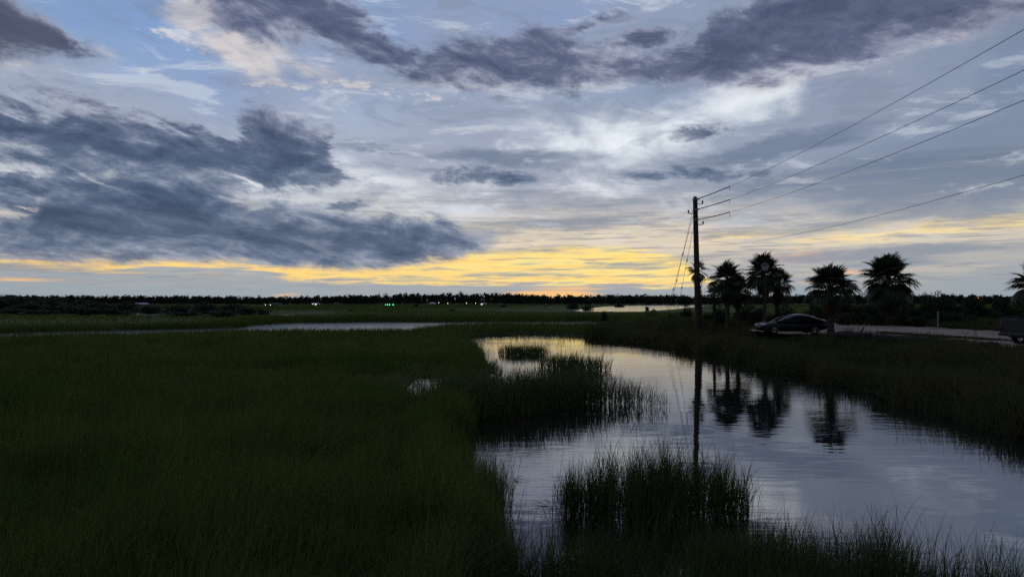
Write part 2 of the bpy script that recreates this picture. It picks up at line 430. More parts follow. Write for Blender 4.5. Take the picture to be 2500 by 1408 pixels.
M['tail'] = material('tail lamp lens', (0.045, 0.006, 0.006), 0.3, spec=0.6)
M['iron'] = material('painted iron', (0.020, 0.022, 0.022), 0.5)
M['frosted'] = material('lantern glass', (0.62, 0.63, 0.62), 0.35, transl=0.4)
M['post'] = material('grey post', (0.26, 0.25, 0.23), 0.9, noise_scale=6, colour2=(0.18, 0.17, 0.16))
M['house_wall'] = material('pale siding', (0.26, 0.26, 0.26), 0.8, noise_scale=0.6, colour2=(0.20, 0.20, 0.20))
M['house_roof'] = material('light metal roof', (0.36, 0.37, 0.38), 0.5, spec=0.4)
M['house_roof2'] = material('dark shingle roof', (0.07, 0.07, 0.075), 0.9)
M['pane_lit'] = material('lit window', (0.6, 0.6, 0.55), 0.5, emit=(1.0, 0.93, 0.80, 1.6))
M['pane_dark'] = material('dark window', (0.03, 0.035, 0.04), 0.1, spec=0.6)
M['lamp_white'] = material('white lamp', (0.8, 0.8, 0.8), 0.5, emit=(1.0, 0.97, 0.92, 5.0))
M['lamp_green'] = material('green lamp', (0.1, 0.8, 0.3), 0.5, emit=(0.05, 1.0, 0.35, 3.2))
M['lamp_orange'] = material('orange lamp', (0.9, 0.4, 0.2), 0.5, emit=(1.0, 0.30, 0.12, 5.0))

def water_material(name='still tidal water', rough=0.02, amp=0.014):
    m = bpy.data.materials.new(name); m.use_nodes = True
    nt = m.node_tree; b = nt.nodes['Principled BSDF']
    b.inputs['Base Color'].default_value = (0.012, 0.013, 0.011, 1)
    b.inputs['Roughness'].default_value = rough; b.inputs['IOR'].default_value = 4.0
    b.inputs['Specular IOR Level'].default_value = 0.5
    pos = nt.nodes.new('ShaderNodeNewGeometry').outputs['Position']
    mp = nt.nodes.new('ShaderNodeMapping'); mp.inputs['Scale'].default_value = (0.8, 2.2, 1.0); mp.inputs['Rotation'].default_value = (0, 0, 0.12)
    nt.links.new(pos, mp.inputs[0])
    calm = noise(nt, pos, 0.11, 3, 0.5).sm(0.44, 0.66, 0.12, 1.0)      # breeze touches only some of the surface
    rip = noise(nt, mp.outputs[0], 1.7, 4, 0.55)
    swell = noise(nt, mp.outputs[0], 0.5, 2, 0.5)
    h = rip * calm * 0.6 + swell * 0.5
    bp = nt.nodes.new('ShaderNodeBump'); bp.inputs['Strength'].default_value = 1.0; bp.inputs['Distance'].default_value = amp
    nt.links.new(h.k, bp.inputs['Height']); nt.links.new(bp.outputs[0], b.inputs['Normal'])
    return m
M['water'] = water_material()
M['breezy'] = water_material('wind-ruffled water', 0.16, 0.03)

# ================================================================== the lie of the land
def poly(pts): return np.array([ground_pt(*p) for p in pts])
pond = poly([(1140, 820), (1200, 815), (1300, 814), (1400, 818), (1500, 828), (1600, 841), (1700, 857), (1800, 876), (1900, 898), (2000, 926), (2100, 950),
             (2200, 976), (2300, 1002), (2400, 1030), (2520, 1066), (2700, 1120), (2900, 1150), (3050, 1300), (3000, 1500), (2720, 1560), (2480, 1500),
             (2300, 1460), (2000, 1440), (1700, 1450), (1500, 1430), (1240, 1400), (1160, 1360), (1132, 1290), (1128, 1210), (1122, 1140), (1108, 1090),
             (1092, 1052), (1070, 1020), (1130, 985), (1185, 965), (1206, 940), (1198, 905), (1178, 872), (1158, 846)])
island = poly([(1060, 1012), (1150, 1022), (1230, 1020), (1300, 1016), (1350, 1003), (1450, 992), (1550, 994), (1625, 998), (1640, 992), (1600, 984), (1480, 973), (1380, 964), (1300, 972), (1200, 980), (1100, 980)])
islet_a = poly([(1236, 861), (1318, 860), (1322, 868), (1242, 870)])
islet_b = poly([(1335, 893), (1400, 894), (1465, 900), (1455, 907), (1400, 909), (1345, 903)])
pool = poly([(1008, 924), (1050, 914), (1080, 922), (1088, 950), (1080, 984), (1040, 992), (1005, 985), (992, 945)])
creek = poly([(-700, 838), (-200, 821), (0, 813), (300, 806), (420, 804), (520, 801.5), (570, 800), (600, 797), (622, 793), (660, 791), (690, 788), (740, 787.5), (900, 786), (1100, 786),
              (1300, 785), (1555, 785), (1600, 787), (1600, 798), (1555, 804), (1380, 804), (1240, 801), (1100, 806), (1000, 818), (800, 820), (600, 820), (300, 830), (0, 842), (-200, 852), (-700, 890)])
lagoon = poly([(1395, 757.5), (1480, 748), (1560, 745.2), (1735, 743.6), (1705, 749), (1645, 755), (1560, 761), (1420, 761)])
slough_a = poly([(672, 769.5), (690, 767), (722, 768), (714, 772), (700, 775), (680, 774)])
slough_b = poly([(332, 764), (376, 764), (372, 777), (336, 777)])
slough_c = poly([(610, 747.6), (700, 747.6), (690, 752), (620, 752)])
WATERS = [pond, pool, creek, lagoon, slough_a, slough_b, slough_c]
LANDS = [island, islet_a, islet_b]
road_poly = np.array([ground_pt(*p, z=1.40) for p in [(1822, 791), (1900, 789), (2045, 789), (2150, 793), (2300, 799), (2430, 806), (2700, 822), (3300, 850), (3500, 930), (2900, 890), (2600, 862), (2440, 848), (2300, 838), (2150, 823), (2045, 816), (1940, 814), (1850, 808)]])

def sdf(P, X, Y):
    """signed distance to a polygon, negative inside"""
    X = np.asarray(X, float); Y = np.asarray(Y, float)
    d = np.full(X.shape, 1e18); inside = np.zeros(X.shape, bool)
    n = len(P)
    for i in range(n):
        ax, ay = P[i]; bx, by = P[(i + 1) % n]
        ex, ey = bx - ax, by - ay
        t = np.clip(((X - ax) * ex + (Y - ay) * ey) / (ex * ex + ey * ey + 1e-12), 0, 1)
        d = np.minimum(d, (X - ax - t * ex) ** 2 + (Y - ay - t * ey) ** 2)
        c = ((ay > Y) != (by > Y)) & (X < (bx - ax) * (Y - ay) / (by - ay + 1e-12) + ax)
        inside ^= c
    d = np.sqrt(d)
    return np.where(inside, -d, d)

def vnoise(X, Y, s=1.0, seed=0):
    X = np.asarray(X, float) * s + seed * 17.3; Y = np.asarray(Y, float) * s + seed * 9.1
    xi, yi = np.floor(X), np.floor(Y); fx, fy = X - xi, Y - yi
    fx = fx * fx * (3 - 2 * fx); fy = fy * fy * (3 - 2 * fy)
    def h(a, b):
        v = np.sin(a * 127.1 + b * 311.7) * 43758.5453
        return v - np.floor(v)
    return (h(xi, yi) * (1 - fx) + h(xi + 1, yi) * fx) * (1 - fy) + (h(xi, yi + 1) * (1 - fx) + h(xi + 1, yi + 1) * fx) * fy

def sstep(a, b, x):
    t = np.clip((x - a) / (b - a), 0, 1); return t * t * (3 - 2 * t)

def land_sd(X, Y):
    """positive on land, negative over water: metres from the waterline"""
    X = np.asarray(X, float); Y = np.asarray(Y, float)
    d = np.full(X.shape, 1e9)
    for P in WATERS: d = np.minimum(d, sdf(P, X, Y))
    for P in LANDS: d = np.maximum(d, -sdf(P, X, Y))
    return d

def height(X, Y, sd=None):
    X = np.asarray(X, float); Y = np.asarray(Y, float)
    if sd is None: sd = land_sd(X, Y)
    r = np.hypot(X, Y)
    wob = (vnoise(X, Y, 0.6, 1) - 0.5) * np.minimum(0.5, r * 0.02)
    z = -0.5 + 0.62 * sstep(-0.9, 0.35, sd + wob)
    low_ = np.minimum(sstep(4, 90, sdf(lagoon, X, Y)), np.minimum(sstep(2, 16, sdf(slough_a, X, Y)), sstep(2, 16, sdf(slough_b, X, Y))))
    z = z + 0.62 * sstep(85, 150, r) * sstep(0.3, 2.5, sd) * low_ + (vnoise(X, Y, 0.35, 2) - 0.5) * 0.10 * sstep(0.2, 1.5, sd)
    up = sstep(0.3, 9.0, sd) * sstep(7.5, 15.0, X) * (1 - sstep(74, 104, Y)) * sstep(2, 14, Y)
    z = z + 1.24 * up + (vnoise(X, Y, 0.22, 3) - 0.5) * 0.3 * up
    for P in LANDS:                                       # the grass out in the pond stands on drowned shoals
        z = np.where(sdf(P, X, Y) < 0.6, np.minimum(z, -0.07), z)
    rd = sdf(road_poly, X, Y)
    return np.where(rd < 0, np.minimum(z, 1.33), z * sstep(0, 2.0, rd) + (1 - sstep(0, 2.0, rd)) * np.minimum(z, 1.36))

def hz(x, y): return float(height(np.array([x]), np.array([y]))[0])

# ground sheet, fine in front and out to the horizon all round
az = np.radians(np.concatenate([np.linspace(-180, -56, 32, endpoint=False), np.linspace(-56, 56, 640, endpoint=False), np.linspace(56, 180, 32, endpoint=False)]))
rr = np.concatenate([[0.5, 2.0], np.geomspace(4.0, 6000.0, 330)])
AZ, RR = np.meshgrid(az, rr)
GX, GY = np.sin(AZ) * RR, np.cos(AZ) * RR
GZ = height(GX.ravel(), GY.ravel())
na, nr = len(az), len(rr)
ii, kk = np.meshgrid(np.arange(nr - 1), np.arange(na), indexing='ij')
k2 = (kk + 1) % na
quads = np.stack([ii * na + kk, ii * na + k2, (ii + 1) * na + k2, (ii + 1) * na + kk], -1).reshape(-1, 4)[:, ::-1]
me = np_mesh('ground', np.stack([GX.ravel(), GY.ravel(), GZ], 1), quads, M['mud'], attr=sstep(80, 125, RR.ravel()) * (GZ > 0.05) * (0.75 + 0.5 * vnoise(GX.ravel(), GY.ravel() * 0.4, 0.03, 71)), smooth=True)
tag(link('ground', me), 'dark marsh mud and litter under the grass', kind='structure')
R = 6000.0
wv = [(0, 0, 0)] + [(R * math.sin(a), R * math.cos(a), 0) for a in np.linspace(0, 2 * math.pi, 64, endpoint=False)]
me = np_mesh('water', wv, [(0, 1 + (i + 1) % 64, 1 + i) for i in range(64)], M['water'])
tag(link('water', me), 'still tidal water mirroring the sunset sky', kind='structure')
from mathutils.geometry import tessellate_polygon
for nm, P, lab in (('creek', creek, 'wind-ruffled tidal creek winding across the marsh'), ('lagoon', lagoon, 'pale far lagoon in front of the tree belt'),
                   ('slough', slough_a, 'short bright slough beyond the creek bend'), ('slough', slough_b, 'small bright slough between the thicket shrubs')):
    vs = [Vector((a, b, 0.004)) for a, b in P]
    tag(link(nm, np_mesh(nm, [tuple(v) for v in vs], [tuple(t) for t in tessellate_polygon([vs])], M['breezy'])), lab, kind='structure')

# dirt road: a sheet of its own with wheel ruts
bx0, by0 = road_poly.min(0); bx1, by1 = road_poly.max(0)
gx, gy = np.meshgrid(np.arange(bx0, min(bx1, 75), 0.45), np.arange(by0, by1, 0.45))
sdr = sdf(road_poly, gx, gy) + (vnoise(gx, gy, 0.5, 6) - 0.5) * 1.2
gz = 1.40 + (vnoise(gx, gy, 0.3, 4) - 0.5) * 0.10 + (vnoise(gx, gy, 1.1, 5) - 0.5) * 0.05 - 0.06 * sstep(0.5, 0.9, np.sin(gy * 1.9 + gx * 0.55) * 0.5 + 0.5)
n0, n1 = gx.shape
i0, i1 = np.meshgrid(np.arange(n0 - 1), np.arange(n1 - 1), indexing='ij')
q = np.stack([i0 * n1 + i1, i0 * n1 + i1 + 1, (i0 + 1) * n1 + i1 + 1, (i0 + 1) * n1 + i1], -1).reshape(-1, 4)
keep = (sdr.ravel()[q] < 0.15).all(1)
me = np_mesh('dirt_road', np.stack([gx.ravel(), gy.ravel(), gz.ravel()], 1), q[keep], M['dirt'], smooth=True)
tag(link('dirt_road', me), 'pale dirt road with wheel ruts behind the bank', kind='structure')
pc = Vector((*ground_pt(2428, 845, 1.42), 1.445))
pv = [(pc.x, pc.y, pc.z)] + [(pc.x + 0.85 * math.cos(a) * (1 + 0.2 * math.sin(3 * a)), pc.y + 0.55 * math.sin(a) * (1 + 0.25 * math.cos(2 * a)), pc.z) for a in np.linspace(0, 6.283, 28, endpoint=False)]
tag(link('puddle', np_mesh('puddle', pv, [(0, 1 + i, 1 + (i + 1) % 28) for i in range(28)], M['water'])), 'small bright puddle on the dirt road beside the truck', kind='structure')

# ================================================================== grass
def blades(P0, D0, L, Bend, Wd, nseg, tint):
    """curved tapering blades: start, unit direction, length, bend vector, width"""
    n = len(P0)
    ph = rng.uniform(0, 2 * np.pi, n)
    side = np.stack([np.cos(ph), np.sin(ph), np.zeros(n)], 1)
    rows = []
    for s in range(nseg):
        t = s / nseg
        p = P0 + D0 * (L * t)[:, None] + Bend * (L * t * t)[:, None]
        w = Wd * (1 - t) ** 0.6 * (0.75 if s == 0 else 1.0)
        rows += [p - side * w[:, None] * 0.5, p + side * w[:, None] * 0.5]
    rows.append(P0 + D0 * L[:, None] + Bend * L[:, None])
    m = 2 * nseg + 1
    verts = np.stack(rows, 1).reshape(-1, 3)
    f = []
    for s in range(nseg - 1):
        a = 2 * s
        f += [(a, a + 1, a + 3), (a, a + 3, a + 2)]
    f.append((2 * nseg - 2, 2 * nseg - 1, 2 * nseg))
    f = np.array(f)
    tris = (f[None] + (np.arange(n) * m)[:, None, None]).reshape(-1, 3)
    return verts, tris, np.repeat(tint, m)

def join(parts):
    vs, ts, at_, o = [], [], [], 0
    for v, t, a in parts:
        vs.append(v); ts.append(t + o); at_.append(a); o += len(v)
    return np.concatenate(vs), np.concatenate(ts), np.concatenate(at_)

def grass_blades(x, y, z, h, w, nseg, lean=0.22, wind=(0.10, 0.02), tint=None):
    n = len(x)
    a = rng.uniform(0, 2 * np.pi, n); l = np.abs(rng.normal(0, lean, n))
    D = np.stack([np.cos(a) * l * 0.5, np.sin(a) * l * 0.5, np.ones(n)], 1); D /= np.linalg.norm(D, axis=1)[:, None]
    B = np.stack([np.cos(a) * l + wind[0], np.sin(a) * l + wind[1], -0.10 * np.ones(n) - l * 0.3], 1)
    if tint is None: tint = np.clip(rng.normal(0.35, 0.22, n), 0, 1)
    return blades(np.stack([x, y, z - 0.03], 1), D, h, B, w, nseg, tint)

def stalks(x, y, z, h, w, leaves=4, tint=None, lean=0.10):
    """cordgrass: a stem and long leaves leaving it at steps"""
    n = len(x)
    a = rng.uniform(0, 2 * np.pi, n); l = np.abs(rng.normal(0, lean, n))
    D = np.stack([np.cos(a) * l + 0.04, np.sin(a) * l, np.ones(n)], 1); D /= np.linalg.norm(D, axis=1)[:, None]
    B = np.stack([np.cos(a) * l * 0.8, np.sin(a) * l * 0.8, -0.05 * np.ones(n)], 1)
    P = np.stack([x, y, z - 0.05], 1)
    if tint is None: tint = np.clip(rng.normal(0.35, 0.25, n), 0, 1)
    out = [blades(P, D, h, B, w, 3, tint)]
    for k in range(leaves):
        t = rng.uniform(0.12, 0.72, n)
        p = P + D * (h * t)[:, None] + B * (h * t * t)[:, None]
        b = rng.uniform(0, 2 * np.pi, n); sp = rng.uniform(0.05, 0.30, n)
        d = np.stack([np.cos(b) * sp, np.sin(b) * sp, np.ones(n)], 1); d /= np.linalg.norm(d, axis=1)[:, None]
        bd = np.stack([np.cos(b) * sp * 1.0 + 0.06, np.sin(b) * sp * 1.0, -sp * rng.uniform(0.2, 0.9, n)], 1)
        out.append(blades(p, d, h * rng.uniform(0.30, 0.62, n), bd, w * rng.uniform(0.7, 1.1, n), 3, tint))
    return join(out)

def scatter(r0, r1, a0, a1, n, power):
    """points in a sector of marsh, density falling with distance^power"""
    u = rng.uniform(0, 1, n); k = 2 - power
    r = (r0 ** k + u * (r1 ** k - r0 ** k)) ** (1 / k) if abs(k) > 1e-6 else r0 * (r1 / r0) ** u
    a = np.radians(rng.uniform(a0, a1, n))
    return np.sin(a) * r, np.cos(a) * r, r

def in_poly(n, P, pad=0.0):
    lo, hi = P.min(0) - pad, P.max(0) + pad
    return rng.uniform(lo[0], hi[0], n), rng.uniform(lo[1], hi[1], n)

def stuff(name, data, mat, label, cat='grass'):
    o = link(name, np_mesh(name, data[0], data[1], mat, attr=data[2]))
    return tag(o, label, cat, kind='stuff')

near_shore_y = 9.2

# the broad field on the left, out to the creek
x, y, r = scatter(5.2, 95, -46, 12, 330000, 1.42)
sd = land_sd(x, y)
patch = vnoise(x, y, 0.13, 11) * 0.6 + vnoise(x, y, 0.45, 12) * 0.4
sd_w = sd + (vnoise(x, y, 0.8, 17) - 0.5) * 1.3 * (sdf(pond, x, y) < 2.5)
keep = (sd_w > rng.uniform(-0.25, 0.5, len(x))) & ((x < 1.0 + y * 0.02) | (y > 45)) & (sdf(island, x, y) > 0)
keep &= ~((x > -0.6) & (y < near_shore_y))
keep &= rng.uniform(0, 1, len(x)) < 0.38 + 0.62 * sstep(0.25, 0.6, vnoise(x, y, 0.8, 14))
keep &= (y > 66) | (x < 6)
x, y, r, sd, patch = x[keep], y[keep], r[keep], sd[keep], patch[keep]
z = height(x, y, sd)
edge_low = 0.75 + 0.25 * sstep(0, 2.0, sd)
def path_d(pts, X, Y):
    d = np.full(X.shape, 1e9)
    for (ax, ay), (bx, by) in zip(pts[:-1], pts[1:]):
        t_ = np.clip(((X - ax) * (bx - ax) + (Y - ay) * (by - ay)) / ((bx - ax) ** 2 + (by - ay) ** 2), 0, 1)
        d = np.minimum(d, np.hypot(X - ax - t_ * (bx - ax), Y - ay - t_ * (by - ay)))
    return d
gully = path_d([ground_pt(p, q_, 0.5) for p, q_ in ((-300, 900), (0, 884), (260, 880), (400, 872), (470, 850), (560, 838))], x, y)
gully2 = path_d([ground_pt(p, q_, 0.5) for p, q_ in ((880, 905), (980, 900), (1090, 915), (1160, 905))], x, y)
edge_low = edge_low * (1 - 0.55 * np.exp(-(np.maximum(sdf(pool, x, y), 0) / 2.6) ** 2))
edge_low = edge_low * (1 - 0.62 * np.exp(-(gully / 1.3) ** 2)) * (1 - 0.5 * np.exp(-(gully2 / 1.1) ** 2))
h = (0.50 + 0.80 * patch) * edge_low * rng.uniform(0.72, 1.22, len(x))
w = np.maximum(0.008, 0.00085 * r) * rng.uniform(0.7, 1.3, len(x))
tint = np.clip(0.05 + 0.75 * vnoise(x, y, 0.16, 13) ** 1.6 + 0.35 * sstep(0.6, 0.85, vnoise(x, y, 0.9, 15)) + rng.normal(0, 0.28, len(x)), 0, 1)
h *= 0.68 + 0.65 * vnoise(x, y, 1.1, 16)
straw = rng.uniform(0, 1, len(x)) < 0.03
h = np.where(straw, h * 1.2, h); tint = np.where(straw, 1.0, tint)
nearm = r < 17
dn = grass_blades(x[nearm], y[nearm], z[nearm], h[nearm] * 1.05, w[nearm], 3, 0.26, tint=tint[nearm])
df = grass_blades(x[~nearm], y[~nearm], z[~nearm], h[~nearm], w[~nearm], 2, 0.24, tint=tint[~nearm])
stuff('marsh_grass', join([dn, df]), M['grass'], 'broad dark green marsh grass field filling the left foreground')

# tall cordgrass along the field's edge towards the pond, standing partly in the water
x, y, r = scatter(7.5, 34, -9, 3.5, 90000, 1.0)
sd = land_sd(x, y) + (vnoise(x, y, 0.8, 17) - 0.5) * 1.3
keep = (sd > -0.35 * rng.uniform(0, 1, len(x)) ** 3.0 - 0.03) & (sd < rng.uniform(0.2, 1.3, len(x))) & (sdf(pond, x, y) < 1.6) & (sdf(pool, x, y) > 2.5) & (sdf(island, x, y) > -0.2) & (y > near_shore_y)
idx = np.flatnonzero(keep)[:5200]
x, y, r, sd = x[idx], y[idx], r[idx], sd[idx]
xp, yp = in_poly(420, pool, 0.6); mp_ = sdf(pool, xp, yp) > -0.55 - 2.0 * (rng.uniform(0, 1, len(xp)) < 0.10)
xp, yp = xp[mp_], yp[mp_]
x = np.concatenate([x, xp]); y = np.concatenate([y, yp]); r = np.hypot(x, y); sd = np.concatenate([sd, np.full(len(xp), -0.1)])
h = rng.uniform(0.75, 1.28, len(x)) * (0.8 + 0.2 * sstep(-0.4, 0.4, sd))
stuff('edge_cordgrass', stalks(x, y, np.maximum(height(x, y, sd), -0.25), h, np.maximum(0.008, 0.0007 * r), 3, tint=np.clip(0.10 + 0.75 * vnoise(x, y, 0.16, 13) ** 1.6 + rng.normal(0, 0.25, len(x)), 0, 1)), M['grass'], 'tall cordgrass edging the left field along the pond')

# the tongue of grass across the middle of the pond
x, y = in_poly(13000, island, 0.7)
sd = -sdf(island, x, y)
tipx = ground_pt(1640, 992)[0]
thin = sstep(tipx + 0.3, tipx - 3.6, x) ** 0.9 * 0.95 + 0.05
thin = thin * (0.55 + 0.45 * sstep(0.30, 0.55, vnoise(x, y, 1.3, 22)))
keep = (sd > -0.45 * rng.uniform(0, 1, len(x)) ** 2) & (rng.uniform(0, 1, len(x)) < thin)
x, y, sd, thin = x[keep], y[keep], sd[keep], thin[keep]
h = 1.16 * rng.uniform(0.62, 1.22, len(x)) * (0.58 + 0.42 * sstep(tipx + 0.4, tipx - 3.0, x)) * (0.80 + 0.40 * vnoise(x, y, 1.1, 21))
stuff('grass_tongue', stalks(x, y, np.zeros(len(x)) - 0.1, h + 0.1, np.full(len(x), 0.016), 3, lean=0.13), M['reed'], 'tongue of cordgrass reaching across the middle of the pond')

# two thin islets behind it and sparse stems at the pond's far corner
pa = []
for P, n, hh in ((islet_a, 520, 0.72), (islet_b, 900, 0.86)):
    x, y = in_poly(n * 2, P, 0.8); sd = -sdf(P, x, y)
    keep = sd > -0.8 * rng.uniform(0, 1, len(x)) ** 2
    x, y = x[keep], y[keep]
    pa.append(stalks(x, y, np.zeros(len(x)) - 0.1, hh * rng.uniform(0.7, 1.25, len(x)), np.full(len(x), 0.024), 2, lean=0.15))
x, y = in_poly(900, poly([(1160, 830), (1330, 828), (1420, 870), (1240, 880), (1190, 868)]))
keep = (rng.uniform(0, 1, len(x)) < 0.35) & (sdf(pond, x, y) < 0)
x, y = x[keep], y[keep]
pa.append(stalks(x, y, np.zeros(len(x)) - 0.1, rng.uniform(0.3, 0.75, len(x)), np.full(len(x), 0.02), 1, lean=0.15))
stuff('islet_grass', join(pa), M['reed'], 'thin grass islets in the golden far end of the pond')

# the fringe at the camera's feet
x, y, r = scatter(5.6, 9.8, -6, 40, 46000, 0.6)
px_ = CX + x / y * FPX
shore = 9.35 - 0.35 * np.sin(px_ * 0.006) - 0.75 * sstep(1750, 2450, px_) - 0.5 * sstep(1500, 1650, px_) * (1 - sstep(1650, 1760, px_))
dens = sstep(0.35, -0.9, y - shore) * (0.30 + 0.70 * sstep(0.30, 0.70, vnoise(x, y, 2.6, 31)))
keep = (rng.uniform(0, 1, len(x)) < dens * 0.7 * (1 - 0.75 * np.exp(-((CX + x / y * FPX - 1630) / 110) ** 2)) * (1 - 0.6 * np.exp(-((CX + x / y * FPX - 1290) / 60) ** 2))) & (x > -0.8)
x, y = x[keep], y[keep]; r = np.hypot(x, y)
h = (0.66 + 0.50 * vnoise(x, y, 2.0, 32)) * rng.uniform(0.65, 1.2, len(x))
stuff('fringe_grass', stalks(x, y, np.zeros(len(x)) - 0.1, h, np.full(len(x), 0.0085), 3, lean=0.16), M['reed'], 'ragged fringe of cordgrass along the bottom of the view')

# the big clump in front of the pond: a plant one could point at
cx_, cy_ = ground_pt(1602, 1262)
nt_ = 150
ta = rng.uniform(0, 2 * np.pi, nt_); tr_ = np.sqrt(rng.uniform(0, 1, nt_))
tx_ = cx_ + np.cos(ta) * tr_ * 1.55 * (1 + 0.12 * np.sin(3 * ta)); ty_ = cy_ + np.sin(ta) * tr_ * 0.80
th_ = (1.50 - 0.58 * tr_ ** 2.2) * rng.uniform(0.72, 1.12, nt_)
k_ = rng.integers(0, nt_, 1600); n = len(k_)
x = tx_[k_] + rng.normal(0, 0.10, n); y = ty_[k_] + rng.normal(0, 0.10, n)
h = th_[k_] * rng.uniform(0.62, 1.10, n)
d = stalks(x, y, np.zeros(n) - 0.1, h, np.full(n, 0.011), 0, lean=0.07)
root = empty('cordgrass_clump', (cx_, cy_, 0))
off = np.array([cx_, cy_, 0.0])
tag(root, 'big dense cordgrass clump standing alone in the near water', 'grass clump')
link('stem', np_mesh('stem', d[0] - off, d[1], M['reed'], attr=d[2]), root)['kind'] = 'stuff'
lv = stalks(x, y, np.zeros(n) - 0.1, h, np.full(n, 0.010), 4, lean=0.07)
n0 = 7 * n
sel = (lv[1] >= n0).all(1)
link('leaf', np_mesh('leaf', lv[0][n0:] - off, lv[1][sel] - n0, M['reed'], attr=lv[2][n0:]), root)['kind'] = 'stuff'

# sparse stems left of it
cx2, cy2 = ground_pt(1208, 1262)
n = 60
x = cx2 + rng.normal(0, 0.14, n); y = cy2 + rng.normal(0, 0.45, n)
d = stalks(x, y, np.zeros(n) - 0.1, rng.uniform(0.5, 1.15, n), np.full(n, 0.009), 3, lean=0.14)
o = empty('cordgrass_clump', (cx2, cy2, 0))
link('stem', np_mesh('stem', d[0] - np.array([cx2, cy2, 0]), d[1], M['reed'], attr=d[2]), o)['kind'] = 'stuff'
tag(o, 'thin sprig of cordgrass in the water beside the left field', 'grass clump')

# bent dead stems lying on the water
def bent_stem(name, pix, label, zpk):
    mb = MB()
    for (pa_, pb_, pk) in pix:
        A_, B_ = Vector((*ground_pt(*pa_), 0.0)), Vector((*ground_pt(*pb_), 0.01))
        mid = (A_ + B_) / 2 + Vector((0, 0, pk))
        pts = [A_ * (1 - t) ** 2 + mid * 2 * t * (1 - t) + B_ * t * t for t in np.linspace(0, 1, 8)]
        mb.tube(pts, [0.006 * (1 - 0.7 * t) for t in np.linspace(0, 1, 8)], 4)
    return tag(mb.build(name, M['reed']), label, 'grass stem')
bent_stem('bent_grass_stem', [((1256, 1172), (1278, 1166), 0.10), ((1256, 1172), (1294, 1174), 0.05), ((1258, 1176), (1272, 1184), 0.02)], 'broken grass stem folded over on open water left of the clump', 0.1)
bent_stem('bent_grass_stem', [((1338, 1236), (1292, 1222), 0.05), ((1338, 1236), (1296, 1234), 0.02), ((1338, 1236), (1310, 1228), 0.04), ((1345, 1262), (1325, 1226), 0.28)], 'flattened grass stems lying out from the big clump', 0.1)

# dense grass along both banks of the creek and the sloughs
cx0, cx1 = np.array(creek)[:, 0].min(), np.array(creek)[:, 0].max()
x, y, r = scatter(48, 190, -46, 16, 420000, 0.9)
sc_ = np.minimum(np.minimum(sdf(creek, x, y), sdf(slough_a, x, y)), sdf(slough_b, x, y))
near_sl = np.minimum(sdf(slough_a, x, y), sdf(slough_b, x, y))
keep = (sc_ > -0.1) & ((near_sl > 26) | (sdf(creek, x, y) < 0.6)) & (sc_ < rng.uniform(0.5, 7.0, len(x)) * r / 100) & (sdf(pond, x, y) > 0.3)
idx = np.flatnonzero(keep)[:52000]
x, y, r = x[idx], y[idx], r[idx]
h = rng.uniform(0.75, 1.15, len(x)) * (0.85 + 0.25 * vnoise(x, y, 0.3, 35))
tint = np.clip(0.12 + 0.6 * vnoise(x, y, 0.10, 13) ** 1.5 + rng.normal(0, 0.16, len(x)), 0, 1)
stuff('creek_grass', grass_blades(x, y, height(x, y), h, 0.0011 * r * rng.uniform(0.7, 1.3, len(x)), 2, 0.2, tint=tint), M['grass'], 'dense green grass lining both banks of the creek')

# the right bank
x, y, r = scatter(17, 84, 6, 47, 230000, 1.25)
sd = land_sd(x, y); rd = sdf(road_poly, x, y)
jut = np.maximum(0, vnoise(x, y, 0.45, 43) - 0.42) * 3.2
keep = (sdf(island, x, y) > 4.5) & (sdf(islet_b, x, y) > 4) & (sdf(islet_a, x, y) > 4) & (sd > -0.15 - jut * rng.uniform(0, 1, len(x))) & (rd > 0.1) & (x > 2 + 0.02 * y)
x, y, r, sd, rd = x[keep], y[keep], r[keep], sd[keep], rd[keep]
z = np.maximum(height(x, y, sd), -0.12)
h = (0.40 + 0.60 * vnoise(x, y, 0.5, 41)) * rng.uniform(0.6, 1.25, len(x)) * (0.85 + 0.15 * sstep(0.0, 3.0, rd)) * (1 + 0.75 * (1 - sstep(0, 3, sd)))
w = np.maximum(0.010, 0.00085 * r) * rng.uniform(0.7, 1.4, len(x))
tint = np.clip(0.15 + 0.7 * vnoise(x, y, 0.16, 42) + rng.normal(0, 0.2, len(x)), 0, 1)
stuff('bank_grass', grass_blades(x, y, z, h, w, 2, 0.38, tint=tint), M['grass_dry'], 'rough weeds and grass on the right bank below the road')

# the grass strip that divides the dirt road
ga, gb = ground_pt(2150, 812, 1.4), ground_pt(2470, 833, 1.4)
t = rng.uniform(0, 1, 2600)
x = ga[0] + (gb[0] - ga[0]) * t + rng.normal(0, 0.10, len(t)); y = ga[1] + (gb[1] - ga[1]) * t + rng.normal(0, 0.28, len(t))
stuff('verge_grass', grass_blades(x, y, np.full(len(x), 1.40), rng.uniform(0.08, 0.26, len(x)), np.full(len(x), 0.04), 2, 0.5), M['grass_dry'], 'low dark grass strip along the middle of the dirt road')

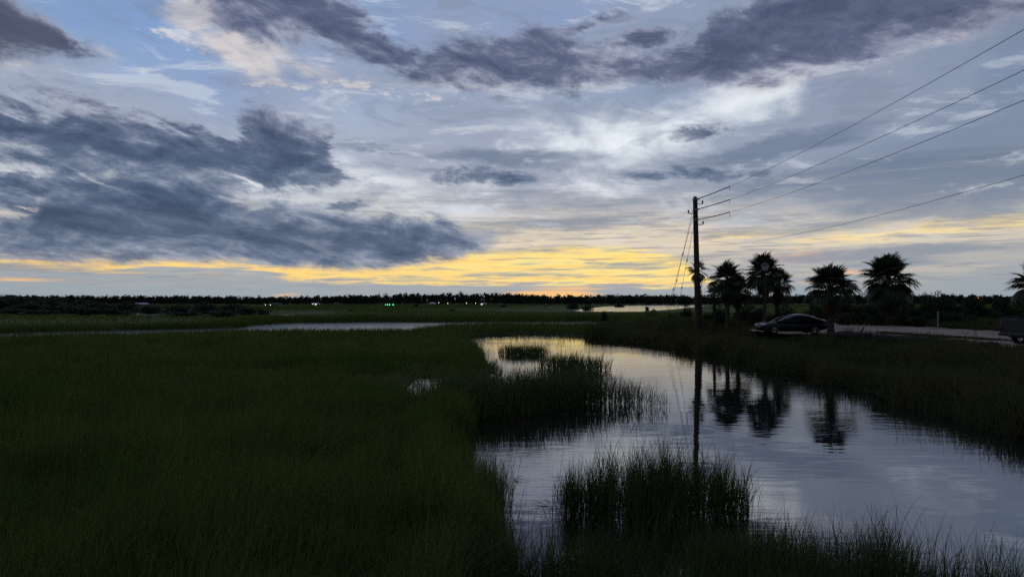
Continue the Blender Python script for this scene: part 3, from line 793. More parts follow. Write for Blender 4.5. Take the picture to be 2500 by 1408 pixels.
# far marsh: canopy tufts to the tree belt
x, y, r = scatter(88, 620, -45, 45, 170000, 1.15)
sd = land_sd(x, y)
keep = (sd > 0.3)
x, y, r, sd = x[keep], y[keep], r[keep], sd[keep]
z = height(x, y, sd)
h = (0.35 + 0.35 * vnoise(x, y, 0.05, 51)) * rng.uniform(0.6, 1.3, len(x))
h *= np.minimum(0.12 + 0.88 * sstep(8, 90, sdf(lagoon, x, y)), 0.15 + 0.85 * sstep(4, 24, np.minimum(sdf(slough_a, x, y), sdf(slough_b, x, y))))
tint = np.clip(0.10 + 0.7 * vnoise(x, y * 0.4, 0.045, 52) ** 1.4 + rng.normal(0, 0.15, len(x)), 0, 1)
stuff('far_marsh_grass', grass_blades(x, y, z, h, 0.0013 * r * rng.uniform(0.7, 1.5, len(x)), 2, 0.3, tint=tint), M['grass'], 'level green marsh stretching away beyond the creek')

# ================================================================== trees and shrubs
def leaf_cloud(lobes, n, size, squash=0.85, hollow=0.55, seed=0):
    """leaf faces through the volume of several lobes (x, y, z, rx, ry, rz)"""
    g = np.random.default_rng(seed)
    lobes = np.array(lobes, float)
    wts = (lobes[:, 3] * lobes[:, 4] * lobes[:, 5]) ** (2 / 3); wts /= wts.sum()
    k = g.choice(len(lobes), n, p=wts)
    d = g.normal(size=(n, 3)); d /= np.linalg.norm(d, axis=1)[:, None]
    rr_ = (hollow + (1 - hollow) * g.uniform(0, 1, n)) * g.uniform(0.85, 1.12, n)
    c = lobes[k, :3] + d * lobes[k, 3:] * rr_[:, None]
    c[:, 2] = np.maximum(c[:, 2], 0.02)
    u = g.normal(size=(n, 3)); u /= np.linalg.norm(u, axis=1)[:, None]
    w = np.cross(u, g.normal(size=(n, 3))); w /= np.linalg.norm(w, axis=1)[:, None] + 1e-9
    s = size * g.uniform(0.6, 1.5, n)[:, None]
    a, b, e = c + u * s, c - u * s * 0.5 + w * s * 0.45, c - u * s * 0.5 - w * s * 0.45
    verts = np.stack([a, b, e], 1).reshape(-1, 3)
    tint = np.repeat(np.clip(g.normal(0.3, 0.2, n) + (g.uniform(0, 1, len(lobes))[k] - 0.5) * 0.5, 0, 1), 3)
    return verts, np.arange(3 * n).reshape(-1, 3), tint

def shrub_proto(seed, n=1500, size=0.055):
    g = np.random.default_rng(seed + 100)
    lobes = []
    for _ in range(11):
        a, q = g.uniform(0, 6.283), g.uniform(0, 0.62)
        s = g.uniform(0.16, 0.34)
        lobes.append((math.cos(a) * q * 0.7, math.sin(a) * q * 0.7, g.uniform(0.16, 0.80) * (1 - 0.45 * q), s, s, s * g.uniform(0.7, 1.0)))
    lobes.append((0, 0, 0.30, 0.42, 0.42, 0.30))
    v, t, tn = leaf_cloud(lobes, n, size, seed=seed)
    fol = np_mesh('foliage', v, t, M['leaf'], attr=tn)
    mb = MB()
    for _ in range(6):
        a = g.uniform(0, 6.283); e = Vector((math.cos(a) * 0.4, math.sin(a) * 0.4, g.uniform(0.5, 0.85)))
        mb.tube([Vector((0, 0, -0.05)), e * 0.5 + Vector((0, 0, 0.08)), e], [0.022, 0.014, 0.005], 5)
    return fol, mb.mesh('stem', M['twig'])
SHRUBS = [shrub_proto(s) for s in range(6)]
BIG = [shrub_proto(20 + s, 2600, 0.040) for s in range(4)]

def shrub(px, top, wpx, Y, label, group, protos=SHRUBS, base=None, squash=1.0, name='shrub'):
    X = (px - CX) / FPX * Y
    zb = hz(X, Y) if base is None else base
    zt = CAM_H + (HY - top) / FPX * Y
    H = max(zt - zb, 0.5); Wd = wpx / FPX * Y
    o = empty(name, (X, Y, zb - 0.03), random.uniform(0, 6.28))
    fol, st = protos[random.randrange(len(protos))]
    for nm, me_ in (('foliage', fol), ('stem', st)):
        c = link(nm, me_, o); c.scale = (Wd * 0.58, Wd * 0.58 * squash, H * 1.16)
    return tag(o, label, 'shrub', group)

ORD = ['first', 'second', 'third', 'fourth', 'fifth', 'sixth', 'seventh', 'eighth', 'ninth', 'tenth', 'eleventh', 'twelfth', 'thirteenth', 'fourteenth',
       'fifteenth', 'sixteenth', 'seventeenth', 'eighteenth', 'nineteenth', 'twentieth']

# mangrove-like thicket across the creek on the left
lst = [(-30, 723, 150, 205), (48, 722, 120, 215), (118, 728, 110, 210), (178, 732, 100, 200), (60, 742, 130, 165), (160, 745, 120, 160), (245, 737, 110, 190),
       (310, 738, 90, 185), (288, 752, 90, 150), (430, 743, 90, 165), (500, 741, 100, 165), (560, 744, 100, 150), (455, 757, 90, 130), (600, 750, 80, 140), (545, 758, 100, 128), (642, 753, 46, 140), (370, 746, 100, 200), (210, 750, 130, 150), (20, 756, 140, 150), (110, 758, 120, 145)]
lst.sort()
for i, (px, tp, wp, Y) in enumerate(lst):
    shrub(px, tp - 2, wp * 1.45, Y, f'dark rounded shrub in the thicket across the creek, {ORD[i]} from the left edge', 'thicket shrubs across the creek', BIG)
# single bushes out on the marsh
for px, tp, wp, Y, lab in [
        (1016, 741, 30, 330, 'dark round bush alone on the far marsh, left of centre'), (1104, 754, 30, 230, 'low spreading bush on the middle of the far marsh'),
        (858, 766, 28, 200, 'small low bush on the marsh just beyond the creek'), (965, 746, 20, 360, 'tiny bush on the far marsh below the green lamps'),
        (1230, 743, 46, 380, 'wide flat bush on the far marsh near the tree belt'), (1398, 738, 60, 300, 'dark mangrove bush at the left end of the far lagoon'),
        (1432, 742, 46, 270, 'second mangrove bush beside the left end of the far lagoon'), (1510, 739, 50, 420, 'dark bush on the far shore of the lagoon'),
        (1476, 757, 42, 112, 'bushy shrub on the bank between creek strip and lagoon'), (1580, 747, 22, 250, 'small bush at the near edge of the far lagoon'),
        (1592, 758, 58, 96, 'low wide shrub left of the guy wires'), (1640, 766, 46, 80, 'small dark shrub under the guy wires'),
        (1674, 746, 62, 82, 'tall loose shrub just left of the utility pole'), (1728, 764, 50, 66, 'low shrub just right of the utility pole foot')]:
    shrub(px, tp, wp, Y, lab, 'single bushes on the marsh')
# undergrowth round the palms
pal = [(1752, 752, 60, 63), (1820, 748, 70, 64), (1850, 758, 60, 60), (1925, 752, 70, 64), (1985, 742, 70, 62), (1900, 765, 60, 58)]
pal.sort()
for i, (px, tp, wp, Y) in enumerate(pal):
    shrub(px, tp - 8, wp * 1.4, Y, f'low dark shrub among the palm trunks, {ORD[i]} from the utility pole', 'undergrowth among the palms')
# hedge behind the road
hed = []
for k in range(17):
    px = 2030 + k * 34 + random.uniform(-8, 8)
    hed.append((px, 723 + random.uniform(-3, 12) - (4 if 2230 < px < 2460 else 0), random.uniform(80, 112), 68 + random.uniform(0, 6)))
for i, (px, tp, wp, Y) in enumerate(sorted(hed)):
    shrub(px, tp, wp, Y, f'dense dark shrub in the hedge behind the dirt road, {ORD[i]} from the left', 'hedge shrubs behind the road', BIG, base=1.2)
low = sorted([(2060 + k * 46 + random.uniform(-12, 12), 757 + random.uniform(-5, 12), random.uniform(60, 90), 62 + random.uniform(0, 2) - k * 0.45) for k in range(10)])
for i, (px, tp, wp, Y) in enumerate(low):
    shrub(px, tp, wp, Y, f'low brushy shrub in front of the hedge by the road, {ORD[i]} from the left', 'low shrubs in front of the hedge', base=1.25)

# the far tree belt: one mass of crowns
def belt(n, seed):
    g = np.random.default_rng(seed)
    vs, ts, tn, o = [], [], [], 0
    X = g.uniform(-760, 900, n); Y = 640 + g.uniform(0, 1, n) ** 1.2 * 260
    H = 6.9 + 3.6 * vnoise(X, Y * 0, 0.014, 61) + 2.0 * vnoise(X, Y, 0.06, 62) + g.normal(0, 0.8, n) + (Y - 640) * 0.004
    H += 1.3 * np.exp(-((X + 20) / 120) ** 2) - 0.8 * (Y < 670)
    for i in range(n):
        hh = H[i]; rw = g.uniform(2.0, 4.2)
        lob = [(X[i] + g.normal(0, 1.4), Y[i] + g.normal(0, 1.0), hh * g.uniform(0.50, 0.80), rw * g.uniform(0.6, 1.0), rw * 0.7, hh * 0.2) for _ in range(2)] + [(X[i], Y[i], hh * 0.34, rw * 1.4, rw, hh * 0.36)]
        v, t, q = leaf_cloud(lob, 60, 1.25, hollow=0.2, seed=int(g.integers(1 << 30)))
        vs.append(v); ts.append(t + o); tn.append(q); o += len(v)
    return np.concatenate(vs), np.concatenate(ts), np.concatenate(tn)
bv, bt, btn = belt(3000, 5)
tag(link('far_tree_belt', np_mesh('far_tree_belt', bv, bt, M['wood_far'], attr=btn)), 'long low belt of dark trees along the horizon', 'wood', kind='stuff')

# tall pines that stand out of the belt
def pine_proto(seed):
    g = np.random.default_rng(seed)
    lob = [(g.normal(0, 0.10), g.normal(0, 0.10), z_, s, s, s * 0.45) for z_, s in ((0.70, 0.16), (0.78, 0.18), (0.86, 0.16), (0.94, 0.10), (0.62, 0.10))]
    v, t, q = leaf_cloud(lob, 170, 0.05, hollow=0.2, seed=seed)
    mb = MB(); mb.tube([(0, 0, 0), (0.01, 0, 0.5), (0, 0.01, 0.95)], [0.022, 0.016, 0.006], 6)
    return np_mesh('crown', v, t, M['wood_far'], attr=q), mb.mesh('trunk', M['twig'])
PINES = [pine_proto(s) for s in range(3)]
pn = [(262, 727), (285, 728), (312, 727), (366, 728), (880, 724), (978, 722), (1165, 720), (1330, 718), (1362, 716), (1388, 717), (1420, 719), (1484, 718), (1600, 720), (1648, 717), (1672, 719), (2325, 716)]
for i, (px, tp) in enumerate(pn):
    Y = random.uniform(660, 760); X = (px - CX) / FPX * Y; H = CAM_H + (HY - tp) / FPX * Y - 0.4
    o = empty('pine_tree', (X, Y, 0.5), random.uniform(0, 6))
    c, t = PINES[i % 3]
    for nm, me_ in (('crown', c), ('trunk', t)): link(nm, me_, o).scale = (H, H, H)
    tag(o, f'slim pine standing above the horizon tree belt, {ORD[i]} from the left', 'tree', 'pines above the tree belt')

# ------------------------------------------------------------------ cabbage palms
def frond_mesh(seed, mat, nseg=30, droop=0.35, span=125):
    g = np.random.default_rng(seed)
    v, f = [], []
    lp = 0.66
    # petiole
    for k, t in enumerate((0.0, 0.35, 0.7, 1.0)):
        px_, pz_ = lp * t, 0.10 * math.sin(t * 1.6); wv_ = 0.035 * (1 - 0.45 * t)
        v += [(px_, -wv_, pz_), (px_, wv_, pz_), (px_, 0, pz_ + wv_)]
    for k in range(3):
        b = 3 * k
        for a_, c_ in ((0, 1), (1, 2), (2, 0)): f.append((b + a_, b + c_, b + 3 + c_, b + 3 + a_))
    hx, hz_ = lp, 0.10
    def P(ang, rad, L):
        t = rad / L
        x_ = hx + math.cos(ang) * rad * (1.0 if math.cos(ang) > 0 else 0.75) + 0.10 * (1 - abs(ang) / math.radians(span))
        y_ = math.sin(ang) * rad
        z_ = hz_ + abs(math.sin(ang)) * rad * 0.30 - droop * rad * t * t - 0.12 * max(0, math.cos(ang)) * rad * t
        return (x_, y_, z_)
    da = math.radians(2 * span) / nseg
    for i in range(nseg):
        a0 = -math.radians(span) + i * da; am = a0 + da / 2
        L = 1.02 * (1 - 0.34 * (abs(am) / math.radians(span)) ** 1.5) * g.uniform(0.88, 1.06)
        am += g.normal(0, 0.03); b = len(v)
        ri = L * 0.60
        v += [P(am, 0.02, L), P(a0, ri, L), P(a0 + da, ri, L), P(am - da * 0.32, L * 0.82, L), P(am + da * 0.32, L * 0.82, L), P(am + g.normal(0, 0.04), L, L)]
        v[b + 5] = (v[b + 5][0], v[b + 5][1], v[b + 5][2] - droop * g.uniform(0.02, 0.22))
        f += [(b, b + 1, b + 2), (b + 1, b + 3, b + 4, b + 2), (b + 3, b + 5, b + 4)]
    me_ = bpy.data.meshes.new('frond'); me_.from_pydata(v, [], f); me_.update(); me_.materials.append(mat)
    return me_
FRONDS = [frond_mesh(s, M['frond'], droop=dr) for s, dr in ((1, 0.18), (2, 0.32), (3, 0.48))]
DEAD = [frond_mesh(s, M['frond_dead'], nseg=18, droop=1.1, span=80) for s in (8, 9)]

def palm(px, crown_y, Y, rpx, label, n=30, dead=5, lean=0.0, base_z=None, trunk_r=0.19, lo=-38, hi=86, group='cabbage palms by the dirt road', boots=True, dx=0.0):
    C_ = at(px, crown_y, Y); X0 = C_.x + dx
    zb = hz(X0, Y) if base_z is None else base_z
    root = empty('cabbage_palm', (X0, Y, zb))
    top = C_ - Vector((X0, Y, zb))
    g = random.Random(int(px))
    path, rad = [], []
    N_ = 22
    for i in range(N_ + 1):
        t = i / N_
        path.append(Vector((top.x * (t ** 1.4) + lean * math.sin(t * 3.14), top.y * t, -0.15 + (top.z + 0.15) * t)))
        rad.append(trunk_r * (1.25 - 0.35 * min(1, t * 4)) * (1 + 0.07 * ((i % 2) * 2 - 1) + g.uniform(-0.04, 0.04)))
    mb = MB(); mb.tube(path, rad, 11)
    tr = mb.build('trunk', M['palm_bark'], root, smooth=False)
    if boots:                                             # old leaf bases criss-crossing the trunk under the crown
        mb = MB()
        for i in range(26):
            t = 0.55 + 0.42 * i / 26; p = path[int(t * N_)]; a_ = i * 2.4
            d = Vector((math.cos(a_), math.sin(a_), 0))
            mb.tube([p + d * trunk_r * 0.8, p + d * trunk_r * 1.25 + Vector((0, 0, 0.16)), p + d * trunk_r * 1.75 + Vector((0, 0, 0.34))], [0.055, 0.045, 0.02], 4)
        mb.build('leaf_base', M['palm_bark'], tr)['kind'] = 'stuff'
    mb = MB(); mb.tube([path[-1] + Vector((0, 0, dz_)) for dz_ in (-0.25, 0.0, 0.25, 0.55)], [trunk_r * 0.9, trunk_r * 1.1, trunk_r * 0.7, 0.03], 9)
    crown = mb.build('crown', M['palm_bark'], root)
    Rm = rpx / FPX * Y / 1.60
    n = int(n * 1.15)
    for i in range(n):
        t = (i + 0.5) / n
        el = math.radians(hi + (lo - hi) * t ** 0.85 + g.uniform(-7, 7)); a_ = i * 2.39996 + g.uniform(-0.2, 0.2)
        o = link('frond', FRONDS[0 if t < 0.3 else 1 if t < 0.7 else 2], crown, path[-1] + Vector((0, 0, 0.12 * (1 - t))))
        o.rotation_euler = (Matrix.Rotation(a_, 3, 'Z') @ Matrix.Rotation(-el, 3, 'Y') @ Matrix.Rotation(g.uniform(-0.35, 0.35), 3, 'X')).to_euler()
        s = Rm * g.uniform(0.86, 1.08); o.scale = (s, s, s)
    for i in range(dead):
        a_ = i * 2.4 + g.uniform(-.3, .3); el = math.radians(g.uniform(-82, -58))
        o = link('dead_frond', DEAD[i % 2], crown, path[-1] - Vector((0, 0, 0.15)))
        o.rotation_euler = (Matrix.Rotation(a_, 3, 'Z') @ Matrix.Rotation(-el, 3, 'Y')).to_euler()
        s = Rm * g.uniform(0.7, 0.95); o.scale = (s, s, s)
    return tag(root, label, 'palm tree', group)

palm(1703, 664, 62.5, 30, 'thin ragged palm with a small crown right behind the utility pole', n=13, dead=4, lo=-62, hi=70, trunk_r=0.16, dx=0.35)
palm(1776, 690, 57, 50, 'left palm of the tall cluster, nearest to the utility pole', n=30, dead=5)
palm(1800, 712, 59, 40, 'shorter palm tucked between the two tall clustered palms', n=22, dead=6, dx=0.1)
palm(1864, 674, 56, 52, 'tallest palm of the cluster, behind the street lantern', n=34, dead=6, lean=0.1)
palm(1900, 696, 58, 42, 'lower palm on the right side of the palm cluster', n=24, dead=7, dx=-0.15)
palm(1744, 722, 60, 26, 'small low palm beside the left foot of the palm cluster', n=14, dead=1, lo=-5, trunk_r=0.13, boots=False)
palm(2028, 712, 45, 66, 'short broad palm standing in front of the rear of the dark car', n=32, dead=3, lo=-18, trunk_r=0.24)
palm(2168, 690, 64, 68, 'large round-headed palm rising alone behind the hedge', n=44, dead=9, lo=-58)
palm(2532, 708, 44, 64, 'palm cut off by the right edge of the view', n=32, dead=5, group='cabbage palms by the dirt road')

# ================================================================== utility pole and lines
PY = 60.0
pt = at(1697, 480, PY); pb = Vector((pt.x + 0.28, PY, hz(pt.x, PY) - 0.1))
pole = empty('utility_pole', pb)
tag(pole, 'tall dark wooden utility pole with line brackets and guy wires', 'utility pole')
PH = pt.z - pb.z
axis = lambda z: Vector((-0.28 * z / PH, 0, z))          # leans a little
mb = MB(); mb.tube([axis(PH * t) for t in (0, .1, .3, .5, .7, .9, .985, 1.0)], [0.27, 0.26, 0.25, 0.235, 0.22, 0.205, 0.19, 0.13], 16)
mb.build('shaft', M['pole'], pole, smooth=False)
def zp(py): return CAM_H + (HY - py) / FPX * PY - pb.z
for py, s in ((498, 1), (521, -1), (548, 1)):
    c = axis(zp(py)); mb = MB()
    mb.tube([c + Vector((s * 0.18, -0.05, 0)), c + Vector((s * 0.40, -0.05, -0.03)), c + Vector((s * 0.62, -0.05, 0.0))], 0.034, 6)
    mb.tube([c + Vector((s * 0.62, -0.05, -0.03)), c + Vector((s * 0.62, -0.05, 0.06))], 0.02, 6)
    br = mb.build('bracket', M['steel'], pole)
    p = c + Vector((s * 0.62, -0.05, 0.04)); mb = MB()
    mb.tube([p + Vector((0, 0, z_)) for z_ in (0, .03, .05, .09, .11, .15, .17, .21, .25)], [.06, .085, .055, .085, .055, .08, .05, .06, .035], 10)
    mb.build('insulator', M['porcelain'], br)
    mb = MB(); q0 = p + Vector((0, 0, .25)); q1 = axis(zp(py) + 0.42) + Vector((0.25 if s > 0 else -0.2, -0.2, 0))
    mb.tube([q0, q0 + Vector((s * .16, 0, .12)), (q0 + q1) / 2 + Vector((s * .14, 0, .16)), q1], 0.008, 5)
    mb.build('jumper_wire', M['wire'], br)
for py, z0 in ((487, 0), (512, 0), (537, 0)):            # steel bands where the lines and guys are tied
    c = axis(zp(py)); mb = MB()
    mb.tube([c - Vector((0, 0, 0.06)), c + Vector((0, 0, 0.06))], 0.228, 14); mb.build('band', M['steel'], pole)
for (py, ax_, ay_), bead in zip(((502, 1629, 77.0), (520, 1622, 75.0), (545, 1648, 72.5)), (570, 592, 602)):
    c = axis(zp(py)) + Vector((-0.1, 0.15, 0))
    ex = (ax_ - CX) / FPX * ay_; e = Vector((ex, ay_, hz(ex, ay_) + 0.05)) - pb
    mb = MB(); mb.tube([c + (e - c) * t - Vector((0, 0, 0.25 * t * (1 - t))) for t in np.linspace(0, 1, 8)], 0.016, 5)
    gw = mb.build('guy_wire', M['wire'], pole)
    for tt in (0.32, 0.62):
        tt += random.uniform(-.06, .06); p = c + (e - c) * tt - Vector((0, 0, 0.25 * tt * (1 - tt))); d = (e - c).normalized()
        mb = MB(); mb.tube([p - d * 0.22, p - d * .12, p + d * .12, p + d * 0.22], [0.02, 0.055, 0.055, 0.02], 8); mb.build('strain_insulator', M['porcelain'], gw)

wires = [('topmost power line running from the pole to the upper right', 12.40, 10.81, 10.28, 35.65, 17.04, True, 0.0085),
         ('second power line from the top leaving the utility pole', 11.52, 9.88, 9.28, 35.65, 17.04, True, 0.0085),
         ('third power line from the top leaving the utility pole', 10.63, 9.06, 8.54, 35.65, 17.04, True, 0.0085),
         ('lowest thin communication line leaving the pole to the right', 8.50, 6.74, 6.70, 28.8, 17.04, False, 0.007)]
for label, z0, z1, z2, y1, y2, armour, rad in wires:
    A_ = np.array([[PY ** 2, PY, 1], [y1 ** 2, y1, 1], [y2 ** 2, y2, 1]]); k_ = np.linalg.solve(A_, [z0, z1, z2])
    def wp(y_): return Vector((15.9 - 0.0767 * (60 - y_) + (0.15 if y_ > 59 else 0), y_, k_[0] * y_ * y_ + k_[1] * y_ + k_[2]))
    root = empty('power_line', wp(59.8)); tag(root, label, 'power line', 'lines from the utility pole')
    o0 = Vector(root.location)
    ys = np.concatenate([np.linspace(59.8, 46, 15)[:-1], np.linspace(46, -3, 50)])
    mb = MB(); mb.tube([wp(v_) - o0 for v_ in ys], rad, 6); mb.build('wire', M['wire'], root, smooth=True)
    if armour:                                            # dead-end insulator and grip near the pole
        mb = MB(); ys2 = np.linspace(59.8, 58.3, 16)
        mb.tube([wp(v_) - o0 for v_ in ys2], [0.05 if i % 2 else 0.028 for i in range(16)], 8); mb.build('dead_end_insulator', M['porcelain'], root)
        ys2 = np.linspace(58.3, 47.6, 60)
        mb = MB(); mb.tube([wp(v_) - o0 for v_ in ys2], [0.042 if (i // 2) % 2 else 0.030 for i in range(60)], 6); mb.build('line_guard', M['wire'], root)
        e = wp(47.6) - o0; mb = MB(); mb.tube([e, e + Vector((0.01, -0.12, -0.12)), e + Vector((0.02, 0.02, -0.24))], 0.02, 6); mb.build('clamp', M['steel'], root)

# ================================================================== vehicles
def superring(x, hw, z0, z1, n=20, p=3.2, tuck=0.0):
    cz, hh = (z0 + z1) / 2, (z1 - z0) / 2; out = []
    for k in range(n):
        a = 2 * math.pi * k / n; c, s = math.cos(a), math.sin(a)
        y = hw * math.copysign(abs(c) ** (2 / p), c); z = cz + hh * math.copysign(abs(s) ** (2 / p), s)
        out.append((x, y * (1 - tuck * max(0, (z - cz) / hh)), z))
    return out

def wheel(parent, x, y, r=0.335, wd=0.22, spokes=7):
    w = empty('wheel', (x, y, r), 0, parent)
    prof = [(r * 0.64, -wd / 2), (r * 0.93, -wd / 2), (r, -wd / 2 + 0.03), (r, wd / 2 - 0.03), (r * 0.93, wd / 2), (r * 0.64, wd / 2)]
    mb = MB(); N_ = 28
    rings = [[(q * math.cos(2 * math.pi * k / N_), yy, q * math.sin(2 * math.pi * k / N_)) for q, yy in prof] for k in range(N_ + 1)]
    mb.loft(rings, closed=False, cap=False); mb.build('tyre', M['rubber'], w, smooth=True)
    s = 1 if y > 0 else -1
    mb = MB()
    for k in range(spokes):
        a = 2 * math.pi * k / spokes; d = Vector((math.cos(a), 0, math.sin(a)))
        mb.tube([d * 0.03 + Vector((0, s * wd * .42, 0)), d * r * 0.62 + Vector((0, s * wd * .40, 0))], [0.03, 0.022], 5)
    mb.tube([(0, s * wd * .30, 0), (0, s * wd * .46, 0)], 0.06, 12)
    rg = [[((r * q) * math.cos(2 * math.pi * k / N_), s * yy, (r * q) * math.sin(2 * math.pi * k / N_)) for q, yy in ((.60, wd * .44), (.66, wd * .47), (.66, wd * .2), (.60, wd * .2))] for k in range(N_ + 1)]
    mb.loft(rg, closed=True, cap=False); mb.build('rim', M['alloy'], w)
    return w

def patch_on(fn, u0, u1, v0, v1, nu, nv, off):
    """a panel that lies a few millimetres proud of a surface fn(u, v)"""
    P = [[Vector(fn(u0 + (u1 - u0) * i / nu, v0 + (v1 - v0) * k / nv)) for k in range(nv + 1)] for i in range(nu + 1)]
    vs, fs = [], []
    for i in range(nu + 1):
        for k in range(nv + 1):
            a = P[min(i + 1, nu)][k] - P[max(i - 1, 0)][k]; b = P[i][min(k + 1, nv)] - P[i][max(k - 1, 0)]
            n_ = a.cross(b).normalized()
            if n_.dot(P[i][k] - Vector((P[i][k].x, 0, 0.9))) < 0: n_ = -n_
            vs.append(P[i][k] + n_ * off)
    for i in range(nu):
        for k in range(nv): fs.append((i * (nv + 1) + k, (i + 1) * (nv + 1) + k, (i + 1) * (nv + 1) + k + 1, i * (nv + 1) + k + 1))
    return MB().add(vs, fs)

cpos = ground_pt(1930, 814, 1.40)
car = empty('parked_car', (cpos[0], cpos[1], 1.40), math.radians(-4))
car.scale = (0.93, 0.93, 0.93)
tag(car, 'dark four-door sedan parked facing left behind the palm trunks', 'car')
st = [(-2.40, .58, .34, .60), (-2.36, .72, .26, .67), (-2.24, .82, .22, .73), (-1.95, .88, .19, .80), (-1.55, .905, .18, .86), (-1.1, .915, .18, .92), (-.6, .92, .18, .95),
      (0, .92, .18, .96), (.6, .92, .18, .98), (1.2, .92, .18, 1.0), (1.65, .91, .20, 1.03), (2.0, .89, .25, 1.05), (2.25, .84, .30, 1.04), (2.38, .76, .36, .97), (2.42, .66, .44, .86)]
mb = MB(); mb.loft([superring(*s_, n=28, p=3.6, tuck=0.06) for s_ in st]); mb.build('body', M['paint'], car, smooth=True)
roof = [(-1.18, .92), (-.9, 1.07), (-.55, 1.245), (-.2, 1.36), (.2, 1.425), (.6, 1.44), (1.0, 1.40), (1.4, 1.29), (1.75, 1.15), (2.05, 1.04)]
def roof_z(x): return float(np.interp(x, [a for a, b in roof], [b for a, b in roof]))
def cab(x, v):
    """cabin surface: v 0 left sill, 0.5 roof centre, 1 right sill"""
    zt = roof_z(x); zb_ = 0.90; hgt = max(zt - zb_, 0.005); a = math.pi * v
    c, s = math.cos(a), math.sin(a)
    z = zb_ + hgt * abs(s) ** 0.55
    y = -math.copysign(abs(c) ** 0.45, c) * (0.86 - 0.20 * (z - zb_) / 0.55)
    return (x, y, z)
xs_ = np.linspace(-1.18, 2.05, 34)
mb = MB(); mb.loft([[cab(x_, k / 24) for k in range(25)] for x_ in xs_], closed=False, cap=False); mb.build('roof', M['paint'], car, smooth=True)
for v0, v1 in ((0.05, 0.29), (0.95, 0.71)):
    for u0, u1 in ((-.55, .38), (.44, 1.18), (1.24, 1.55)):
        patch_on(cab, u0, u1, v0, v1, 8, 6, 0.006).build('window', M['glass'], car, smooth=True)
patch_on(cab, -1.10, -.32, .18, .82, 6, 12, 0.006).build('windscreen', M['glass'], car, smooth=True)
patch_on(cab, 1.28, 1.92, .30, .70, 6, 10, 0.006).build('rear_window', M['glass'], car, smooth=True)
for s in (-1, 1):
    for x_ in (-1.42, 1.42): wheel(car, x_, s * 0.83)
    mb = MB(); mb.loft([superring(-2.33, .10, .60, .70, 10, 2.5), superring(-2.0, .14, .62, .76, 10, 2.5), superring(-1.92, .05, .66, .74, 10, 2.5)])
    hd = mb.build('headlight', M['lens'], car, smooth=True); hd.location = (0, s * 0.72, 0)
    mb = MB(); mb.loft([superring(2.1, .05, .80, .96, 10, 2.5), superring(2.36, .14, .80, .96, 10, 2.5), superring(2.41, .10, .82, .94, 10, 2.5)])
    tl = mb.build('tail_light', M['tail'], car, smooth=True); tl.location = (0, s * 0.66, 0)
    mb = MB(); mb.loft([superring(-.62, .06, .98, 1.10, 10, 2.5), superring(-.54, .09, .97, 1.13, 10, 2.5), superring(-.48, .07, .98, 1.12, 10, 2.5)])
    mr = mb.build('mirror', M['paint'], car, smooth=True); mr.location = (0, s * 1.0, 0)
    for x_ in (.22, 1.05):
        mb = MB(); mb.tube([(x_, s * .925, .84), (x_ + .09, s * .945, .842), (x_ + .18, s * .925, .84)], .013, 6); mb.build('door_handle', M['paint'], car)
    mb = MB(); mb.box((0, s * .915, .21), (2.1, .03, .05)); mb.build('sill_trim', M['plastic'], car)
    mb = MB(); mb.tube([(-.55, s * .885, .945), (.4, s * .875, .965), (1.5, s * .86, 1.0)], .012, 5); mb.build('belt_trim', M['alloy'], car)
mb = MB(); mb.box((2.40, 0, .55), (.05, .5, .12)); mb.build('number_plate', M['lens'], car)
mb = MB(); mb.box((-2.385, 0, .50), (.05, 1.0, .14)); mb.build('grille', M['plastic'], car)

# pickup at the right edge: tail towards the left
tx, ty = ground_pt(2436, 846, 1.40)
truck = empty('pickup_truck', (tx + 4.15, ty + 0.95, 1.40), math.radians(3))
tag(truck, 'dark pickup truck cut off by the right edge, its bed showing', 'pickup truck')
def bevel_box(x0, x1, y0, y1, z0, z1, b=0.05):
    r_ = []
    for x_, q in ((x0, b), (x0 + b, 0), (x1 - b, 0), (x1, b)):
        r_.append([(x_, y0 + b + q, z0 + q), (x_, y1 - b - q, z0 + q), (x_, y1 - q, z0 + b + q), (x_, y1 - q, z1 - b - q), (x_, y1 - b - q, z1 - q), (x_, y0 + b + q, z1 - q), (x_, y0 + q, z1 - b - q), (x_, y0 + q, z0 + b + q)])
    return MB().loft(r_)
for s in (-1, 1):
    bevel_box(-2.72, -0.85, s * .97 - .06, s * .97 + .06, .55, 1.32, .04).build('bed_side', M['truck'], truck)
    bevel_box(-2.70, -0.86, s * .96 - .08, s * .96 + .08, 1.325, 1.37, .015).build('bed_rail', M['plastic'], truck)
    for x_ in (-1.72, 1.72): wheel(truck, x_, s * .92, .39, .27, 6)
    bevel_box(-2.76, -2.66, s * .90 - .08, s * .90 + .08, .86, 1.22, .02).build('tail_light', M['tail'], truck)
    bevel_box(2.62, 2.70, s * .75 - .15, s * .75 + .15, .86, 1.04, .02).build('headlight', M['lens'], truck)
    for x0, x1 in ((-.62, .12), (.20, .92)):
        bevel_box(x0, x1, s * .90 - .02, s * .90 + .02, 1.30, 1.72, .012).build('window', M['glass'], truck)
    bevel_box(.98, 1.14, s * 1.08 - .1, s * 1.08 + .1, 1.22, 1.42, .03).build('mirror', M['plastic'], truck)
bevel_box(-2.74, -2.68, -.90, .90, .60, 1.32, .02).build('tailgate', M['truck'], truck)
bevel_box(-2.66, -.86, -.9, .9, .60, .70, .02).build('bed_floor', M['plastic'], truck)
bevel_box(-2.92, -2.74, -.92, .92, .46, .62, .04).build('bumper', M['plastic'], truck)
bevel_box(-.82, 1.25, -.97, .97, .42, 1.28, .06).build('cab', M['truck'], truck)
